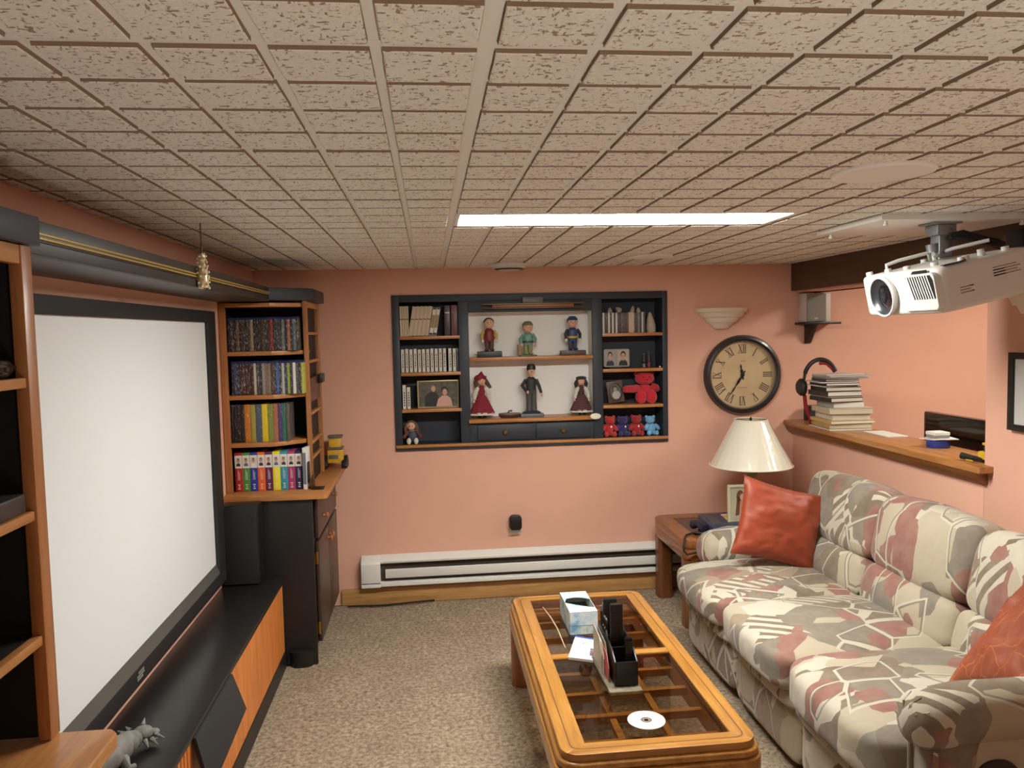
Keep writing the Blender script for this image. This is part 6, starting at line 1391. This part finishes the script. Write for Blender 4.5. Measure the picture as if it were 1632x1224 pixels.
a = MB(M('dark_groove', (104,62,24), 0.5)); ring_prism(a, rbox_poly(TX0+0.050,TX1-0.050,TY0+0.050,TY1-0.050,0.030), rbox_poly(TX0+0.0535,TX1-0.0535,TY0+0.0535,TY1-0.0535,0.028), 'z', TZ-0.0005, TZ+0.0003); a.build('inlay_line', ctb)
for x, y, q in ((TX0+0.052,TY0+0.055,0),(TX1-0.052,TY0+0.055,1),(TX0+0.052,TY1-0.055,2),(TX1-0.052,TY1-0.055,3)):
    a = MB(OAKZ); a.prism(rbox_poly(x-0.046,x+0.046,y-0.050,y+0.050,0.036), 'z', 0.0, TZ-0.1155); a.build('leg', ctb)
a = MB(OAKX); a.box(IX0, IX1, 1.768, 1.808, TZ-0.022, TZ-0.001); a.build('middle_bar', ctb, bev=0.0015)
SMK = GLASS('smoked_glass', (0.72, 0.66, 0.58, 1))
for y0, y1 in ((IY0,1.768),(1.808,IY1)):
    a = MB(SMK); a.box(IX0+0.0005, IX1-0.0005, y0+0.0005, y1-0.0005, TZ-0.010, TZ-0.006); a.build('glass_pane', ctb)
LB = WOOD('lattice_wood', (176,124,62), (206,154,88), 'x', 0.45)
for y in (1.25,1.415,1.58,1.745,1.935,2.105,2.275,2.40):
    a = MB(LB); a.box(IX0-0.004, IX1+0.004, y-0.011, y+0.011, 0.318, 0.345); a.build('lattice_bar', ctb)
for x in (0.490, 0.652):
    a = MB(LB); a.box(x-0.011, x+0.011, IY0-0.004, IY1+0.004, 0.3155, 0.3178); a.box(x-0.011, x+0.011, IY0-0.004, IY1+0.004, 0.3178, 0.336); a.build('lattice_bar', ctb)
GZ = TZ-0.0058
# tissue box
tb = thing('tissue_box', 'pale blue watercolour tissue box standing on the coffee table', 'tissue box', (0.512, 2.125, GZ))
def watercol():
    m, nt, b = _new('watercolour_card'); v = _coord(nt)
    n = _noise(nt, v, 14, 3, 0.6)
    nt.links.new(_ramp(nt, n.outputs['Fac'], [(0.32, lin((120,168,200))), (0.45, lin((190,216,222))), (0.56, lin((226,230,226))), (0.70, lin((150,190,170)))]), b.inputs['Base Color']); b.inputs['Roughness'].default_value = 0.5; return m
WC = watercol()
bx0, bx1, by0, by1, bz1 = 0.454, 0.570, 2.000, 2.252, 0.487
a = MB(WC); a.box(bx0,bx1,by0,by0+0.002,GZ,bz1); a.box(bx0,bx1,by1-0.002,by1,GZ,bz1); a.box(bx0,bx0+0.002,by0+0.002,by1-0.002,GZ,bz1); a.box(bx1-0.002,bx1,by0+0.002,by1-0.002,GZ,bz1); a.box(bx0+0.002,bx1-0.002,by0+0.002,by1-0.002,GZ,GZ+0.002); a.build('carton', tb)
far = [(bx0,by1),(bx1,by1),(bx1,2.150)]+[(bx1+(bx0-bx1)*i/8, 2.150-0.006*i/8+0.034*sin(pi*i/8*0.9)) for i in range(1,8)]+[(bx0,2.128)]
a = MB(WC); a.prism(far, 'z', bz1-0.0015, bz1+0.0006); a.build('top_flap', tb)
a = MB(WC); a.prism([(bx0,by0),(bx1,by0),(bx1,2.045),(0.545,2.055),(0.50,2.085),(bx0,2.118)], 'z', bz1-0.0015, bz1+0.0006); a.build('top_flap', tb)
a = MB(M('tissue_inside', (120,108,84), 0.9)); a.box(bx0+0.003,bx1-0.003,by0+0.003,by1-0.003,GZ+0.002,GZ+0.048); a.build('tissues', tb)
a = MB(M('card_seam', (96,120,140), 0.6)); a.box(bx0+0.004,bx1-0.010,by0-0.0006,by0-0.0001,GZ+0.036,GZ+0.0375); a.build('tear_line', tb)
# brochure
br = thing('brochure', 'white folded brochure with a blue edge, half under the remote caddy', 'brochure', (0.487, 1.835, GZ))
def quad(mb, p, z0, z1): return mb.prism(p, 'z', z0, z1)
A, B, Cc, Dd = Vector((0.403,1.764)), Vector((0.520,1.706)), Vector((0.566,1.902)), Vector((0.470,1.966))
def lerp2(s, t): q = (A*(1-s)+B*s)*(1-t)+(Dd*(1-s)+Cc*s)*t; return (q.x, q.y)
def patch(m, s0, s1, t0, t1, z0, z1, nm):
    q = MB(m); quad(q, [lerp2(s0,t0),lerp2(s1,t0),lerp2(s1,t1),lerp2(s0,t1)], z0, z1); return q.build(nm, br)
patch(PAPER,0,1,0,1,GZ+0.0003,GZ+0.0085,'pages'); patch(M('brochure_cover',(232,232,236),0.35),0,1,0,1,GZ+0.0086,GZ+0.0096,'cover')
patch(M('brochure_blue',(64,86,160),0.4),0,1,0.93,1,GZ+0.0097,GZ+0.0099,'blue_band')
patch(C('brochure_photo',(92,80,92)),0.62,0.82,0.18,0.52,GZ+0.0097,GZ+0.0099,'printed_photo'); patch(C('brochure_photo_red',(150,70,76)),0.64,0.80,0.30,0.37,GZ+0.00995,GZ+0.0101,'printed_photo'); patch(C('brochure_photo_grey',(160,150,160)),0.64,0.80,0.40,0.44,GZ+0.00995,GZ+0.0101,'printed_photo')
patch(C('brochure_logo',(150,160,186)),0.30,0.42,0.66,0.74,GZ+0.0097,GZ+0.0099,'printed_mark'); patch(C('brochure_text',(196,200,206)),0.60,0.76,0.68,0.80,GZ+0.0097,GZ+0.0099,'printed_mark'); patch(C('brochure_text',(196,200,206)),0.08,0.78,0.07,0.09,GZ+0.0097,GZ+0.0099,'printed_line'); patch(C('brochure_tint',(214,224,222)),0.25,0.5,0.40,0.56,GZ+0.0097,GZ+0.0099,'printed_mark')
# loose disc
cdm = M('white_disc', (222,222,216), 0.3); dcx, dcy = 0.567, 1.267
a = MB(cdm); a.lathe([(0.0085,GZ+0.0003),(0.060,GZ+0.0003),(0.060,GZ+0.0015),(0.0085,GZ+0.0015),(0.0085,GZ+0.0003)], (dcx,dcy,0), 40, cap=False)
dsc = thing('disc', 'white recordable disc lying on the near glass pane of the coffee table', 'disc', (dcx, dcy, GZ))
a.build('disc_body', dsc)
a = MB(M('disc_hub_clear', (120,116,104), 0.2)); a.lathe([(0.0095,GZ+0.0016),(0.018,GZ+0.0017)], (dcx,dcy,0), 30, cap=False); a.build('hub_ring', dsc)
a = MB(C('disc_writing',(176,180,170))); [a.box(dcx+0.026,dcx+0.046-0.004*k,dcy-0.008-0.005*k,dcy-0.006-0.005*k,GZ+0.0016,GZ+0.00175) for k in range(4)]; a.build('handwriting', dsc)
# clear plastic strip
sp_ = MB(M('clear_plastic_strip', (206,180,150), 0.15, coat=0.8)); sp_.tube([(0.389,2.33,GZ+0.003),(0.404,2.18,GZ+0.006),(0.411,2.06,GZ+0.005),(0.410,1.865,GZ+0.003)], [0.0022,0.003,0.003,0.0022], 8)
tag(sp_.build('plastic_strip'), 'thin clear plastic strip lying on the far glass pane left of the tissue box', 'strip')
# remote caddy
rcx0, rcx1 = 0.517, 0.600
tray = thing('remote_caddy', 'black remote caddy on a mottled grey base on the coffee table', 'caddy', (0.553, 1.60, GZ))
a = MB(M('mottled_base', (116,106,88), 0.35, var=0.4, vscale=60)); a.box(0.490, 0.606, 1.445, 1.755, GZ+0.0003, GZ+0.014); a.build('base', tray, bev=0.003)
a = MB(M('gilt_edge', (150,132,78), 0.4, 0.4, var=0.3, vscale=60)); a.box(0.494,0.602,1.4435,1.4448,GZ+0.003,GZ+0.012); a.build('base_edge', tray)
CAD = M('caddy_black', (22,20,18), 0.35)
z0 = GZ+0.0145
prof = [(1.482,z0),(1.482,z0+0.085),(1.53,z0+0.112),(1.60,z0+0.125),(1.735,z0+0.135),(1.735,z0)]
for x0, x1 in ((rcx0,rcx0+0.006),(rcx1-0.006,rcx1)): a = MB(CAD); a.prism(prof, 'x', x0, x1); a.build('side_panel', tray, bev=0.0015)
for y, h_ in ((1.482,0.085),(1.565,0.105),(1.65,0.115),(1.729,0.135)): a = MB(CAD); a.box(rcx0+0.0063, rcx1-0.0063, y, y+0.006, z0, z0+h_); a.build('divider', tray)
def remote(label, x, y, w_, t_, L, lean, mat, btn=True, z=None):
    t = thing('remote_control', label, 'remote', (x, y, z0), 'remotes standing in the caddy')
    a = MB(mat); a.T = Matrix.Translation((x,y,z0+0.003)) @ Matrix.Rotation(radians(lean),4,'X'); a.box(-w_/2,w_/2,-t_/2,t_/2,0,L); a.build('body', t, bev=0.005)
    if btn:
        a = MB(M('remote_buttons', (40,38,37), 0.5)); a.T = Matrix.Translation((x,y,z0+0.003)) @ Matrix.Rotation(radians(lean),4,'X')
        for r in range(9):
            for c in range(3): a.box(-w_*0.3+c*w_*0.3-0.004, -w_*0.3+c*w_*0.3+0.004, -t_/2-0.0012, -t_/2-0.0001, L*0.45+r*L*0.055, L*0.45+r*L*0.055+0.006)
        a.build('buttons', t)
    return t
remote('tallest black remote standing upright in the middle of the caddy', 0.556, 1.612, 0.046, 0.020, 0.245, 0, CAD)
remote('second black remote standing behind the tallest one', 0.552, 1.690, 0.050, 0.022, 0.235, -2, CAD)
remote('short black remote with rounded silver end at the right front of the caddy', 0.578, 1.530, 0.030, 0.022, 0.150, 0, MATS['black_gloss'])
cl = thing('envelope_bundle', 'upright letters and a red edged leaflet tucked along the left of the caddy', 'papers', (0.506, 1.62, GZ+0.0145))
for k, (x, y0, y1, h_, c) in enumerate(((0.4965,1.60,1.74,0.130,(196,186,160)),(0.500,1.58,1.73,0.118,(206,196,186)),(0.504,1.52,1.68,0.100,(184,92,80)),(0.508,1.55,1.72,0.125,(150,140,118)))):
    a = MB(M('letter_%s' % ('cream','white','red','tan')[k], c, 0.6)); a.prism([(y0,z0),(y1,z0),(y1,z0+h_),(y0+0.04,z0+h_*0.92),(y0,z0+h_*0.5)], 'x', x, x+0.0022); a.build('letter', cl)
for k, (x, y, zz, lab) in enumerate(((0.523,1.715,0.205,'silver tipped pen standing at the back left of the caddy'),(0.534,1.718,0.212,'white capped pen standing beside the silver tipped pen'))):
    t = thing('pen', lab, 'pen', (x, y, z0))
    a = MB(C('pen_dark',(40,38,38))); a.cyl((x+0.004,y-0.01,z0+0.002), (x,y,z0+zz-0.02), 0.0045, n=10); a.build('barrel', t)
    a = MB(C('pen_white',(214,206,190)) if k else STEEL); a.cyl((x,y,z0+zz-0.02), (x-0.001,y+0.001,z0+zz), 0.005, n=10); a.build('cap', t)
sc = thing('scissors', 'scissors with dark handles standing at the left of the caddy', 'scissors', (0.527, 1.66, z0))
a = MB(STEEL); a.tube([(0.529,1.60,z0+0.02),(0.526,1.65,z0+0.14)], 0.0035, 6); a.build('blades', sc)
for dy in (-0.006, 0.02):
    a = MB(CAD); a.tube([(0.526+0.002*sin(q*pi/6), 1.660+dy+0.014*cos(q*pi/6), z0+0.158+0.020*sin(q*pi/6)) for q in range(12)], 0.0045, 8, closed=True); a.build('handle', sc)
